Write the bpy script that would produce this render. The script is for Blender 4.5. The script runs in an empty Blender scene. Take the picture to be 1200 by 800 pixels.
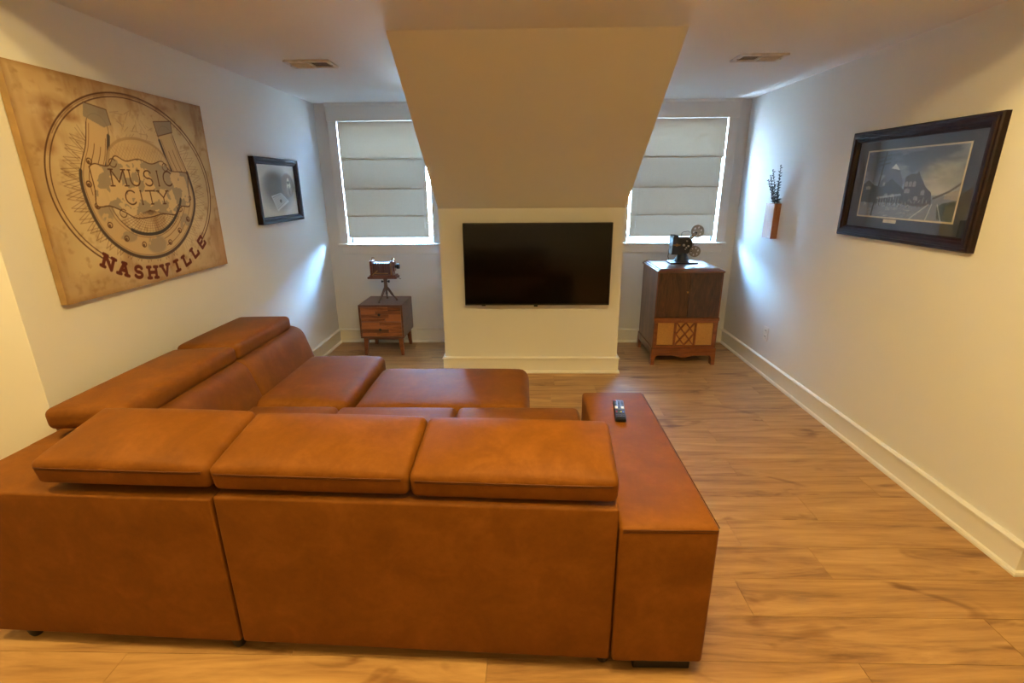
import bpy, bmesh, math, random
import numpy as np
from mathutils import Vector, Matrix

random.seed(7)
rng = np.random.default_rng(11)
SC = bpy.context.scene
COL = SC.collection

# ------------------------------------------------------------------ camera
FPX, PITCH, YAW, ROLL = 579.94, 0.3042, -0.0237, 0.0070
cp, sp, cy, sy = math.cos(PITCH), math.sin(PITCH), math.cos(YAW), math.sin(YAW)
fwd = Vector((sy*cp, cy*cp, -sp)); right = Vector((cy, -sy, 0)); up = right.cross(fwd)
cr, sr = math.cos(ROLL), math.sin(ROLL)
R_ = right*cr - up*sr; U_ = up*cr + right*sr
cam_d = bpy.data.cameras.new('camera'); cam = bpy.data.objects.new('camera', cam_d); COL.objects.link(cam)
cam_d.sensor_width = 36.0; cam_d.lens = FPX*36.0/1200.0; cam_d.clip_start = 0.02
M = Matrix(((R_.x, U_.x, -fwd.x, 0), (R_.y, U_.y, -fwd.y, 0), (R_.z, U_.z, -fwd.z, 1.5), (0, 0, 0, 1)))
cam.matrix_world = M
SC.camera = cam

# ------------------------------------------------------------------ room numbers
XL, XR, YB, H = -1.8585, 1.9845, 4.7682, 2.2078
YL0, YR0 = 1.736, 1.672            # where the alcove side walls end
YC, XC0, XC1, ZC, YS = 3.913, -0.653, 0.7777, 1.338, 2.670   # boxed-in column and its slope
WT = 0.14                          # outer wall thickness
HM = 2.78                          # ceiling of the main room behind
MX0, MX1, MY0 = -3.4, 3.4, -2.8
WIN = {1: (-1.665, -0.850), 2: (0.970, 1.800)}
WZ0, WZ1 = 0.985, 2.060

# ------------------------------------------------------------------ sky, lamps, exposure
W = bpy.data.worlds.new('sky'); SC.world = W; W.use_nodes = True
nt = W.node_tree; nt.nodes.clear()
out = nt.nodes.new('ShaderNodeOutputWorld'); bg = nt.nodes.new('ShaderNodeBackground')
tc = nt.nodes.new('ShaderNodeTexCoord'); sx = nt.nodes.new('ShaderNodeSeparateXYZ'); rp = nt.nodes.new('ShaderNodeValToRGB')
nt.links.new(tc.outputs['Generated'], sx.inputs[0]); 
mr = nt.nodes.new('ShaderNodeMapRange'); mr.inputs['From Min'].default_value = -1; mr.inputs['From Max'].default_value = 1
nt.links.new(sx.outputs['Z'], mr.inputs['Value']); nt.links.new(mr.outputs[0], rp.inputs[0])
e = rp.color_ramp.elements
e[0].position = 0.0; e[0].color = (0.34, 0.45, 0.56, 1)
e[1].position = 1.0; e[1].color = (0.26, 0.54, 1.0, 1)
a = e.new(0.485); a.color = (0.34, 0.46, 0.58, 1)
a = e.new(0.51); a.color = (0.30, 0.61, 1.0, 1)
nt.links.new(rp.outputs[0], bg.inputs[0]); bg.inputs[1].default_value = 420.0
nt.links.new(bg.outputs[0], out.inputs[0])

def lamp(x, y, z, power, size, col, spread=180):
    l = bpy.data.lights.new('ceiling_lamp', 'AREA'); l.shape = 'DISK'; l.size = size
    l.energy = power; l.color = col; l.spread = math.radians(spread)
    o = bpy.data.objects.new('ceiling_lamp', l); COL.objects.link(o); o.location = (x, y, z)
    return o
WARM = (1.0, 0.725, 0.28)
def globe(x, y, z, power, size, col):          # flush globe fixture: shines all round
    l = bpy.data.lights.new('ceiling_globe', 'POINT'); l.shadow_soft_size = size; l.energy = power; l.color = col
    o = bpy.data.objects.new('ceiling_globe', l); COL.objects.link(o); o.location = (x, y, z)
globe(0.08, 0.50, HM-0.16, 57, 0.07, WARM)
globe(0.50, 1.00, HM-0.08, 66, 0.07, WARM)
lamp(-2.05, 1.12, HM-0.02, 30, 0.13, WARM)
lamp(-1.2, -1.3, HM-0.02, 4, 0.13, WARM)
lamp(1.4, -1.3, HM-0.02, 4, 0.13, WARM)
for k, (a0, a1) in WIN.items():
    l = bpy.data.lights.new('window_portal', 'AREA'); l.shape = 'RECTANGLE'; l.size = a1-a0; l.size_y = WZ1-WZ0
    l.cycles.is_portal = True
    o = bpy.data.objects.new('window_portal', l); COL.objects.link(o)
    o.location = ((a0+a1)/2, YB+WT+0.01, (WZ0+WZ1)/2); o.rotation_euler = (math.radians(-90), 0, 0)

SC.view_settings.view_transform = 'Standard'; SC.view_settings.look = 'None'
SC.view_settings.gamma = 1.0; SC.view_settings.use_curve_mapping = False
SC.view_settings.exposure = 0.4

# ------------------------------------------------------------------ materials
def s2l(c):
    return tuple((v/255/12.92 if v/255 <= 0.04045 else ((v/255+0.055)/1.055)**2.4) for v in c)

class NT:
    def __init__(s, name):
        s.m = bpy.data.materials.new(name); s.m.use_nodes = True
        s.t = s.m.node_tree; s.b = s.t.nodes['Principled BSDF']; s.o = s.t.nodes['Material Output']
    def n(s, typ, **kw):
        x = s.t.nodes.new('ShaderNode'+typ)
        for k, v in kw.items():
            if hasattr(x, k): setattr(x, k, v)
        return x
    def l(s, a, b): s.t.links.new(a, b)
    def set(s, **kw):
        for k, v in kw.items():
            k = k.replace('_', ' ')
            s.b.inputs[k].default_value = v
        return s
    def noise(s, vec, scale, detail=4, rough=0.55, dist=0.0):
        x = s.n('TexNoise'); x.inputs['Scale'].default_value = scale; x.inputs['Detail'].default_value = detail
        x.inputs['Roughness'].default_value = rough; x.inputs['Distortion'].default_value = dist
        if vec is not None: s.l(vec, x.inputs['Vector'])
        return x.outputs['Fac']
    def ramp(s, fac, stops):
        x = s.n('ValToRGB'); e = x.color_ramp.elements
        e[0].position, e[0].color = stops[0][0], (*stops[0][1], 1)
        e[1].position, e[1].color = stops[-1][0], (*stops[-1][1], 1)
        for p, c in stops[1:-1]:
            q = e.new(p); q.color = (*c, 1)
        s.l(fac, x.inputs[0]); return x.outputs[0]
    def obj(s, scale=(1, 1, 1), loc=None):
        x = s.n('TexCoord'); m = s.n('Mapping'); m.inputs['Scale'].default_value = scale
        s.l(x.outputs['Object'], m.inputs[0])
        if loc is not None: s.l(loc, m.inputs['Location'])
        return m.outputs[0]
    def bump(s, h, strength=0.2, dist=0.002):
        x = s.n('Bump'); x.inputs['Strength'].default_value = strength; x.inputs['Distance'].default_value = dist
        s.l(h, x.inputs['Height']); s.l(x.outputs[0], s.b.inputs['Normal'])

def plain(name, rgb, rough=0.5, metal=0.0, spec=0.5, noise=0.12, scale=30):
    t = NT(name); c = s2l(rgb)
    f = t.noise(t.obj(), scale)
    t.l(t.ramp(f, [(0.3, tuple(v*(1-noise) for v in c)), (0.7, tuple(min(1, v*(1+noise)) for v in c))]), t.b.inputs['Base Color'])
    t.set(Roughness=rough, Metallic=metal)
    t.b.inputs['Specular IOR Level'].default_value = spec
    return t.m

def paint(name, rgb, rough=0.75):
    t = NT(name); v = t.obj()
    c = s2l(rgb); f = t.noise(v, 3)
    t.l(t.ramp(f, [(0.3, tuple(x*0.985 for x in c)), (0.7, c)]), t.b.inputs['Base Color'])
    t.set(Roughness=rough); t.b.inputs['Specular IOR Level'].default_value = 0.3
    t.bump(t.noise(v, 260, 3), 0.06, 0.001)
    return t.m

def leather():
    t = NT('cognac_leather'); v = t.obj()
    f1 = t.noise(v, 7, 6, 0.6, 0.6); f2 = t.noise(v, 46, 5, 0.65)
    mx = t.n('Math', operation='MULTIPLY_ADD'); mx.inputs[1].default_value = 0.35
    t.l(f2, mx.inputs[0]); t.l(f1, mx.inputs[2])
    c = t.ramp(mx.outputs[0], [(0.45, s2l((104, 60, 12))), (0.66, s2l((113, 66, 15))), (0.9, s2l((126, 76, 24)))])
    t.l(c, t.b.inputs['Base Color'])
    rr = t.n('MapRange'); rr.inputs['To Min'].default_value = 0.52; rr.inputs['To Max'].default_value = 0.66
    t.l(f1, rr.inputs['Value']); t.l(rr.outputs[0], t.b.inputs['Roughness'])
    t.b.inputs['Specular IOR Level'].default_value = 0.13
    vo = t.n('TexVoronoi'); vo.inputs['Scale'].default_value = 330; t.l(v, vo.inputs['Vector'])
    m2 = t.n('Math', operation='MULTIPLY_ADD'); m2.inputs[1].default_value = 2.2
    t.l(t.noise(v, 11, 3), m2.inputs[0]); t.l(vo.outputs['Distance'], m2.inputs[2])
    t.bump(m2.outputs[0], 0.22, 0.0012)
    return t.m

def wood(name, stops, scale=(2, 30, 30), rough=0.4, rnd=False, bump=0.1, ring=2.0, coat=0.0, spec=0.45):
    """stops: (pos, srgb) list; grain runs along the axis with the small scale"""
    t = NT(name)
    loc = None
    if rnd:
        oi = t.n('ObjectInfo'); cmb = t.n('CombineXYZ')
        for i, k in enumerate((37.0, 91.0, 53.0)):
            mm = t.n('Math', operation='MULTIPLY'); mm.inputs[1].default_value = k
            t.l(oi.outputs['Random'], mm.inputs[0]); t.l(mm.outputs[0], cmb.inputs[i])
        loc = cmb.outputs[0]
    v = t.obj(scale, loc)
    f = t.noise(v, 1.0, 7, 0.62, ring*0.6)
    g = t.noise(v, 4.5, 4, 0.6, 0.4)
    ma = t.n('Math', operation='MULTIPLY_ADD'); ma.inputs[1].default_value = 0.4
    t.l(g, ma.inputs[0]); t.l(f, ma.inputs[2])
    fac = ma.outputs[0]
    if rnd:
        mb = t.n('Math', operation='MULTIPLY_ADD'); mb.inputs[1].default_value = 0.34
        t.l(oi.outputs['Random'], mb.inputs[0]); t.l(fac, mb.inputs[2]); fac = mb.outputs[0]
    t.l(t.ramp(fac, [(p, s2l(c)) for p, c in stops]), t.b.inputs['Base Color'])
    t.set(Roughness=rough); t.b.inputs['Specular IOR Level'].default_value = spec
    if coat: t.b.inputs['Coat Weight'].default_value = coat; t.b.inputs['Coat Roughness'].default_value = 0.15
    if bump: t.bump(fac, bump, 0.001)
    return t.m

def floor_mat(rnd=True):
    t = NT('vinyl_plank' if rnd else 'vinyl_plank_sheet')
    if rnd:
        oi = t.n('ObjectInfo'); cmb = t.n('CombineXYZ')
        for i, k in enumerate((61.0, 97.0, 43.0)):
            mm = t.n('Math', operation='MULTIPLY'); mm.inputs[1].default_value = k
            t.l(oi.outputs['Random'], mm.inputs[0]); t.l(mm.outputs[0], cmb.inputs[i])
        loc = cmb.outputs[0]
    else: loc = None
    vg = t.obj((1.0, 9.5, 9.5), loc)          # long streaks
    vk = t.obj((2.2, 6.5, 6.5), loc)        # knots
    f = t.noise(vg, 1.0, 7, 0.62, 1.6)
    g = t.noise(vg, 5.0, 5, 0.6, 0.6)
    ma = t.n('Math', operation='MULTIPLY_ADD'); ma.inputs[1].default_value = 0.32; t.l(g, ma.inputs[0]); t.l(f, ma.inputs[2])
    fac = ma.outputs[0]
    if rnd:
        mb = t.n('Math', operation='MULTIPLY_ADD'); mb.inputs[1].default_value = 0.10
        t.l(oi.outputs['Random'], mb.inputs[0]); t.l(fac, mb.inputs[2]); fac = mb.outputs[0]
    base = t.ramp(fac, [(0.40, s2l((98, 66, 38))), (0.53, s2l((138, 100, 60))), (0.68, s2l((167, 126, 78))), (0.9, s2l((190, 150, 97)))])
    k = t.noise(vk, 1.0, 3, 0.5, 0.9)
    km = t.ramp(k, [(0.60, (0, 0, 0)), (0.70, (1, 1, 1))])
    mix = t.n('MixRGB'); mix.blend_type = 'MULTIPLY'; mix.inputs[2].default_value = (0.50, 0.40, 0.32, 1)
    t.l(km, mix.inputs[0]); t.l(base, mix.inputs[1])
    t.l(mix.outputs[0], t.b.inputs['Base Color'])
    t.set(Roughness=0.42); t.b.inputs['Specular IOR Level'].default_value = 0.4
    t.bump(fac, 0.10, 0.0008)
    return t.m

def vcol(name, rough=0.6, spec=0.3, weave=0.0):
    t = NT(name); a_ = t.n('Attribute'); a_.attribute_name = 'Col'
    t.l(a_.outputs['Color'], t.b.inputs['Base Color']); t.set(Roughness=rough)
    t.b.inputs['Specular IOR Level'].default_value = spec
    if weave: t.bump(t.noise(t.obj(), 420, 2), weave, 0.001)
    return t.m

def glass_pane(name, refl=0.10, rough=0.0):
    t = NT(name); tr = t.n('BsdfTransparent'); gl = t.n('BsdfGlossy'); gl.inputs['Roughness'].default_value = rough
    lw = t.n('LayerWeight'); lw.inputs[0].default_value = 0.25
    mr = t.n('MapRange'); mr.inputs['To Min'].default_value = refl*0.2; mr.inputs['To Max'].default_value = 0.17
    t.l(lw.outputs['Fresnel'], mr.inputs['Value'])
    mx = t.n('MixShader'); t.l(mr.outputs[0], mx.inputs[0]); t.l(tr.outputs[0], mx.inputs[1]); t.l(gl.outputs[0], mx.inputs[2])
    t.l(mx.outputs[0], t.o.inputs[0]); return t.m

def fabric(name, rgb, transl):
    t = NT(name); df = t.n('BsdfDiffuse'); tl = t.n('BsdfTranslucent'); mx = t.n('MixShader')
    v = t.obj((1, 1, 1)); f = t.noise(v, 190, 3)
    c = s2l(rgb)
    col = t.ramp(f, [(0.3, tuple(x*0.93 for x in c)), (0.7, c)])
    t.l(col, df.inputs[0]); t.l(col, tl.inputs[0]); mx.inputs[0].default_value = transl
    t.l(df.outputs[0], mx.inputs[1]); t.l(tl.outputs[0], mx.inputs[2]); t.l(mx.outputs[0], t.o.inputs[0])
    return t.m

MAT = dict(
    wall=paint('wall_paint', (228, 226, 221)),
    ceil=paint('ceiling_paint', (230, 228, 224), 0.85),
    trim=paint('trim_paint', (232, 229, 222), 0.42),
    leather=leather(),
    black=plain('black_plastic', (16, 16, 17), 0.4),
    satin_black=plain('satin_black_paint', (20, 20, 22), 0.45),
    foot=plain('black_foot', (14, 12, 11), 0.5),
    seam=plain('leather_seam', (88, 48, 14), 0.6, spec=0.2),
    steel=plain('steel', (176, 172, 162), 0.35, 0.85),
    reel=plain('reel_metal', (150, 140, 122), 0.42, 0.7),
    brass=plain('aged_brass', (150, 116, 70), 0.4, 0.8),
    bronze=plain('bronze', (96, 74, 60), 0.42, 0.6),
    floor=floor_mat(True), sheet=floor_mat(False),
    walnut=wood('walnut_veneer', [(0.45, (66, 39, 25)), (0.65, (98, 58, 37)), (0.9, (126, 80, 51))], (9, 9, 1.3), 0.33, coat=0.3),
    walnut_h=wood('walnut_veneer_flat', [(0.45, (72, 42, 26)), (0.65, (104, 63, 39)), (0.9, (130, 84, 54))], (1.5, 12, 12), 0.28, coat=0.5),
    crotch=wood('dark_crotch_walnut', [(0.45, (34, 19, 13)), (0.62, (58, 33, 21)), (0.9, (86, 50, 32))], (16, 16, 3), 0.32, ring=5, coat=0.3),
    frame_red=wood('red_brown_wood', [(0.45, (84, 42, 20)), (0.65, (116, 62, 29)), (0.9, (140, 80, 40))], (3, 14, 14), 0.35, coat=0.3),
    ns_body=wood('acacia_case', [(0.45, (62, 34, 22)), (0.65, (92, 54, 36)), (0.9, (118, 74, 50))], (2, 14, 14), 0.38, coat=0.2),
    ns_strip=wood('acacia_strip', [(0.52, (66, 34, 17)), (0.76, (108, 58, 29)), (1.0, (164, 98, 52))], (2.2, 24, 24), 0.38, rnd=True, coat=0.2),
    prop_wood=wood('reddish_prop_wood', [(0.45, (62, 30, 18)), (0.65, (98, 50, 30)), (0.9, (124, 68, 42))], (3, 30, 30), 0.36),
    bellows=plain('bellows_cloth', (78, 40, 26), 0.6),
    vase=wood('vase_wood', [(0.45, (110, 66, 36)), (0.65, (146, 92, 54)), (0.9, (172, 116, 72))], (14, 14, 2), 0.3, coat=0.5),
    pic=wood('black_cherry_frame', [(0.45, (14, 7, 6)), (0.65, (26, 12, 10)), (0.9, (40, 19, 15))], (12, 2, 12), 0.5, spec=0.2),
    pic2=wood('dark_brown_frame', [(0.45, (18, 11, 8)), (0.65, (31, 19, 14)), (0.9, (46, 30, 22))], (12, 2, 12), 0.5, spec=0.2),
    canvas_art=vcol('printed_canvas', 0.75, 0.2, 0.15), art=vcol('printed_paper', 0.5, 0.3),
    glazing=glass_pane('picture_glass', 0.10), winglass=glass_pane('window_glass', 0.10),
    cloth=plain('speaker_cloth', (176, 128, 66), 0.85, noise=0.25, scale=260),
    mat_navy=plain('navy_mat_board', (46, 52, 66), 0.8, noise=0.06),
    cream=plain('cream_card', (206, 192, 164), 0.7),
    outlet=plain('outlet_plastic', (232, 228, 218), 0.4, noise=0.02),
    screen=plain('tv_screen', (6, 5, 5), 0.14, noise=0.0, spec=0.3),
    vent=plain('vent_enamel', (214, 208, 198), 0.5), vent_dark=plain('vent_dark', (40, 32, 28), 0.7),
    leaf=plain('dark_leaf', (34, 42, 38), 0.55, noise=0.35, scale=60),
    white_key=plain('white_key', (236, 230, 210), 0.4), red_key=plain('red_key', (190, 50, 40), 0.4),
    green_key=plain('green_key', (60, 130, 70), 0.4), yellow_key=plain('yellow_key', (226, 200, 90), 0.4), blue_key=plain('blue_key', (70, 110, 190), 0.4),
    grey_key=plain('grey_key', (62, 62, 64), 0.5),
    blind=fabric('blind_linen', (208, 198, 183), 0.044), blind_liner=fabric('blind_valance', (208, 198, 183), 0.058),
    sash=plain('vinyl_sash', (226, 228, 230), 0.4, noise=0.02),
)

# ------------------------------------------------------------------ mesh helpers
class MB:
    """collects shapes into one mesh"""
    def __init__(s): s.v = []; s.f = []; s.mi = []; s.mats = []; s.cur = 0
    def use(s, m):
        if m not in s.mats: s.mats.append(m)
        s.cur = s.mats.index(m); return s
    def add(s, vs, fs, T=None):
        n = len(s.v)
        for p in vs:
            p = Vector(p)
            if T is not None: p = T(p) if callable(T) else T @ p
            s.v.append(p)
        for f in fs: s.f.append([i+n for i in f]); s.mi.append(s.cur)
        return s
    def box(s, x0, x1, y0, y1, z0, z1, r=0.0, T=None):
        if r <= 0:
            vs = [(x, y, z) for x in (x0, x1) for y in (y0, y1) for z in (z0, z1)]
            fs = [(0, 1, 3, 2), (4, 6, 7, 5), (0, 4, 5, 1), (2, 3, 7, 6), (0, 2, 6, 4), (1, 5, 7, 3)]
            return s.add(vs, fs, T)
        vs, fs = rbox((x1-x0)/2, (y1-y0)/2, (z1-z0)/2, r, (1, 1, 1), seg=1)
        c = Vector(((x0+x1)/2, (y0+y1)/2, (z0+z1)/2))
        vs = [Vector(p)+c for p in vs]
        return s.add(vs, fs, T)
    def tube(s, pts, rad, n=10, cap=True, T=None):
        pts = [Vector(p) for p in pts]; m = len(pts); rads = rad if isinstance(rad, (list, tuple)) else [rad]*m
        vs = []; fs = []; prev = None
        for i, p in enumerate(pts):
            d = (pts[min(i+1, m-1)]-pts[max(i-1, 0)]).normalized()
            if prev is None:
                a = d.orthogonal().normalized()
            else:
                a = (prev - d*prev.dot(d)).normalized()
            prev = a; b = d.cross(a)
            for k in range(n):
                t = 2*math.pi*k/n; vs.append(p+(a*math.cos(t)+b*math.sin(t))*rads[i])
        for i in range(m-1):
            for k in range(n):
                fs.append((i*n+k, i*n+(k+1) % n, (i+1)*n+(k+1) % n, (i+1)*n+k))
        if cap: fs.append(tuple(reversed(range(n)))); fs.append(tuple((m-1)*n+k for k in range(n)))
        return s.add(vs, fs, T)
    def prism(s, poly, axis, a0, a1, T=None):
        """poly: 2D points; extruded along axis 'x','y','z' from a0 to a1"""
        def P(u, v, w): return {'x': (w, u, v), 'y': (u, w, v), 'z': (u, v, w)}[axis]
        n = len(poly)
        vs = [P(u, v, a0) for u, v in poly]+[P(u, v, a1) for u, v in poly]
        fs = [tuple(range(n)), tuple(reversed(range(n, 2*n)))]+[(i, i+n, (i+1) % n+n, (i+1) % n) for i in range(n)]
        return s.add(vs, fs, T)
    def build(s, name, mat=None, parent=None, smooth=False, off=None):
        off = Vector(off) if off is not None else (Vector(parent_loc(parent)) if parent is not None else Vector())
        me = bpy.data.meshes.new(name)
        me.from_pydata([p-off for p in s.v], [], s.f)
        bm = bmesh.new(); bm.from_mesh(me); bmesh.ops.recalc_face_normals(bm, faces=bm.faces); bm.to_mesh(me); bm.free()
        if s.mats:
            for m in s.mats: me.materials.append(MAT[m])
            me.polygons.foreach_set('material_index', s.mi)
        else: me.materials.append(MAT[mat] if isinstance(mat, str) else mat)
        if smooth: me.polygons.foreach_set('use_smooth', [True]*len(me.polygons))
        o = bpy.data.objects.new(name, me); COL.objects.link(o)
        if parent is not None: o.parent = parent
        elif off.length > 0: o.location = off
        if smooth == 'auto':
            me.set_sharp_from_angle(angle=math.radians(38))
        return o

def parent_loc(p):
    v = Vector()
    while p is not None: v = v+Vector(p.location); p = p.parent
    return v

def rbox(hx, hy, hz, r, n=(4, 4, 2), seg=2):
    """rounded box as quads"""
    offs = [0.0, 0.5858*r, r] if seg == 2 else [0.0, r]
    def axis(h, k):
        return [-h+o for o in offs]+[(-h+r)+(2*h-2*r)*i/k for i in range(1, k)]+[h-o for o in reversed(offs)]
    ax = [axis(hx, n[0]), axis(hy, n[1]), axis(hz, n[2])]; hh = (hx, hy, hz)
    idx = {}; vs = []; fs = []
    def vid(p):
        key = tuple(round(c, 6) for c in p)
        if key not in idx:
            q = Vector([max(-hh[i]+r, min(hh[i]-r, p[i])) for i in range(3)]); d = Vector(p)-q
            idx[key] = len(vs); vs.append(q+d.normalized()*r if d.length > 1e-9 else q)
        return idx[key]
    for a_ in range(3):
        b, c = (a_+1) % 3, (a_+2) % 3
        for sgn in (-1, 1):
            for i in range(len(ax[b])-1):
                for j in range(len(ax[c])-1):
                    q = []
                    for (u, w) in ((i, j), (i+1, j), (i+1, j+1), (i, j+1)):
                        p = [0, 0, 0]; p[a_] = sgn*hh[a_]; p[b] = ax[b][u]; p[c] = ax[c][w]; q.append(vid(p))
                    if len(set(q)) >= 3: fs.append(tuple(q if sgn > 0 else q[::-1]))
    return vs, fs

def cushion(w, d, t, r, T, puff=0.02, n=(10, 8, 3), px=3.0, side=0.0, wob=0.002):
    """soft block: centre origin, top puffed up, sides a little full"""
    vs, fs = rbox(w/2, d/2, t/2, r, n)
    ph = [random.random()*6.28 for _ in range(6)]
    o = []
    for p in vs:
        x, y, z = p.x/(w/2), p.y/(d/2), p.z/(t/2)
        g = max(0, 1-abs(x)**px)*max(0, 1-abs(y)**px)
        q = p.copy()
        wv = wob*(math.sin(9*p.x+ph[0])*math.cos(8*p.y+ph[1])+0.6*math.sin(23*p.x+ph[2]+5*p.y))
        if z > 0: q.z += (puff*g+wv*g)*z
        if side:
            q.x += side*x*max(0, 1-z*z)*max(0, 1-abs(y)**4); q.y += side*y*max(0, 1-z*z)*max(0, 1-abs(x)**4)
        o.append(q)
    b = MB(); b.add(o, fs, T); return b

def smooth_pts(pts, n=12):
    o = []; p = [pts[0]]+list(pts)+[pts[-1]]
    for i in range(1, len(p)-2):
        for k_ in range(n):
            t = k_/n; q = []
            for d in (0, 1):
                a_, b_, c_, e_ = p[i-1][d], p[i][d], p[i+1][d], p[i+2][d]
                q.append(0.5*((2*b_)+(-a_+c_)*t+(2*a_-5*b_+4*c_-e_)*t*t+(-a_+3*b_-3*c_+e_)*t**3))
            o.append(tuple(q))
    o.append(tuple(pts[-1])); return o


def tag(o, label=None, cat=None, group=None, kind=None):
    if label: o['label'] = label
    if cat: o['category'] = cat
    if group: o['group'] = group
    if kind: o['kind'] = kind
    return o
def thing(name, loc, label, cat, group=None):
    o = bpy.data.objects.new(name, None); COL.objects.link(o); o.location = loc; o.empty_display_size = 0.05
    return tag(o, label, cat, group)
def struct(o): return tag(o, kind='structure')
def arc(cx, cz, rx, rz, a0, a1, n):
    return [(cx+rx*math.cos(math.radians(a0+(a1-a0)*i/n)), cz+rz*math.sin(math.radians(a0+(a1-a0)*i/n))) for i in range(n+1)]
def cyl(b, p0, p1, r, n=16, r2=None): return b.tube([p0, p1], [r, r if r2 is None else r2], n)

# ------------------------------------------------------------------ room shell
b = MB(); b.box(MX0, MX1, MY0, 1.9, -0.12, -0.010); b.box(XL-0.2, XR+0.2, 1.9, YB+WT, -0.12, -0.010)
floor = struct(b.build('floor', 'sheet'))
# planks run across the alcove; rows 0.183 m deep
PW, PL, GAP = 0.183, 1.22, 0.0010
rows = []; y = 3.453
while y < YB: y += PW
y1 = y
k = 0; meshes = {}
def plank_mesh(L, Wd):
    key = (round(L, 3), round(Wd, 3))
    if key not in meshes:
        q = MB(); e_ = 0.0006
        q.prism([(0, -0.009), (L-GAP, -0.009), (L-GAP, -e_), (L-GAP-e_, 0), (e_, 0), (0, -e_)], 'y', 0, Wd-GAP)
        me = bpy.data.meshes.new('plank'); me.from_pydata(q.v, [], q.f)
        bm = bmesh.new(); bm.from_mesh(me); bmesh.ops.recalc_face_normals(bm, faces=bm.faces)
        ed = [ed for ed in bm.edges if all(abs(v.co.z) < 1e-6 for v in ed.verts) and abs(ed.verts[0].co.y-ed.verts[1].co.y) < 1e-6]
        bmesh.ops.bevel(bm, geom=ed, offset=0.0006, segments=1, affect='EDGES')
        bm.to_mesh(me); bm.free()
        me.materials.append(MAT['floor']); meshes[key] = me
    return meshes[key]
r_i = 0
yy = y1
offs = [0.0, 0.41, 0.82, 0.20, 0.61, 1.02, 0.33]
while yy > 0.30:
    ya, yb_ = yy-PW, min(yy, YB)
    narrow = (ya+yb_)/2 > 1.75
    xa, xb = (XL, XR) if narrow else (MX0, MX1)
    jx = 1.426-0.02 if r_i == 0 else None
    o0 = offs[r_i % 7]+0.05*random.random()
    x = xa-o0
    # line one joint up with the end joints seen in the photograph
    if abs(ya-3.27) < 0.03: x = 1.426-PL*4
    if abs(ya-2.356) < 0.03: x = 1.160-PL*4
    while x < xb:
        p0, p1 = max(x, xa), min(x+PL, xb)
        if p1-p0 > 0.01:
            o = bpy.data.objects.new('plank', plank_mesh(p1-p0, yb_-ya)); COL.objects.link(o)
            o.location = (p0, ya, 0); o.parent = floor
        x += PL
    yy -= PW; r_i += 1
b = MB(); b.box(MX0, MX1, MY0, yy, -0.0099, 0.0); 
tag(b.build('plank_field', 'sheet', floor), kind='stuff')

b = MB(); b.box(XL-0.12, XL, YL0, YB+WT, 0, HM); struct(b.build('wall_left', 'wall'))
b = MB(); b.box(XR, XR+0.12, YR0, YB+WT, 0, HM); struct(b.build('wall_right', 'wall'))
b = MB(); b.box(MX0, XL-0.12, YL0, YL0+0.12, 0, HM); struct(b.build('wall_left_return', 'wall'))
b = MB(); b.box(XR+0.12, MX1, YR0, YR0+0.12, 0, HM); struct(b.build('wall_right_return', 'wall'))
b = MB(); b.box(XL, XR, YL0-0.02, YL0+0.10, H, HM); struct(b.build('wall_header', 'wall'))
b = MB(); b.box(MX0-0.12, MX0, MY0, YL0, 0, HM); struct(b.build('wall_far_left', 'wall'))
b = MB(); b.box(MX1, MX1+0.12, MY0, YR0, 0, HM); struct(b.build('wall_far_right', 'wall'))
b = MB(); b.box(MX0, MX1, MY0-0.12, MY0, 0, HM); struct(b.build('wall_rear', 'wall'))
b = MB(); b.box(XL, XR, YL0+0.10, YB+WT, H, H+0.12); struct(b.build('ceiling', 'ceil'))
b = MB(); b.box(MX0-0.12, MX1+0.12, MY0-0.12, YL0+0.12, HM, HM+0.12); struct(b.build('ceiling_main_room', 'ceil'))
b = MB()
xs = [XL, WIN[1][0], WIN[1][1], WIN[2][0], WIN[2][1], XR]
for i in range(5):
    if i in (1, 3):
        b.box(xs[i], xs[i+1], YB, YB+WT, 0, WZ0); b.box(xs[i], xs[i+1], YB, YB+WT, WZ1, H)
    else: b.box(xs[i], xs[i+1], YB, YB+WT, 0, H)
struct(b.build('wall_back', 'wall'))
b = MB(); b.prism([(YB, 0), (YC, 0), (YC, ZC), (YS, H), (YB, H)], 'x', XC0, XC1)
struct(b.build('wall_center', 'wall'))

# baseboards with a bead on top and a shoe moulding
PROF = [(0, 0), (0.028, 0), (0.028, 0.010), (0.024, 0.018), (0.015, 0.021), (0.015, 0.119), (0.022, 0.122), (0.022, 0.131), (0.012, 0.1385), (0, 0.1385)]
def baseboard(name, p0, p1, nrm, e0, e1):
    p0, p1, nrm = Vector((*p0, 0)), Vector((*p1, 0)), Vector((*nrm, 0)); d = (p1-p0).normalized(); n = len(PROF)
    vs = [p0+nrm*a_-d*(a_*e0)+Vector((0, 0, z)) for a_, z in PROF]+[p1+nrm*a_+d*(a_*e1)+Vector((0, 0, z)) for a_, z in PROF]
    fs = [tuple(range(n)), tuple(reversed(range(n, 2*n)))]+[(i, i+n, (i+1) % n+n, (i+1) % n) for i in range(n)]
    q = MB(); q.add(vs, fs); struct(q.build(name, 'trim'))
baseboard('baseboard_left', (XL, YL0), (XL, YB), (1, 0), 1, -1)
baseboard('baseboard_right', (XR, YR0), (XR, YB), (-1, 0), 1, -1)
baseboard('baseboard_left_return', (MX0, YL0), (XL, YL0), (0, -1), 0, 1)
baseboard('baseboard_right_return', (XR, YR0), (MX1, YR0), (0, -1), 1, 0)
baseboard('baseboard_back_left', (XL, YB), (XC0, YB), (0, -1), -1, -1)
baseboard('baseboard_back_right', (XC1, YB), (XR, YB), (0, -1), -1, -1)
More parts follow.
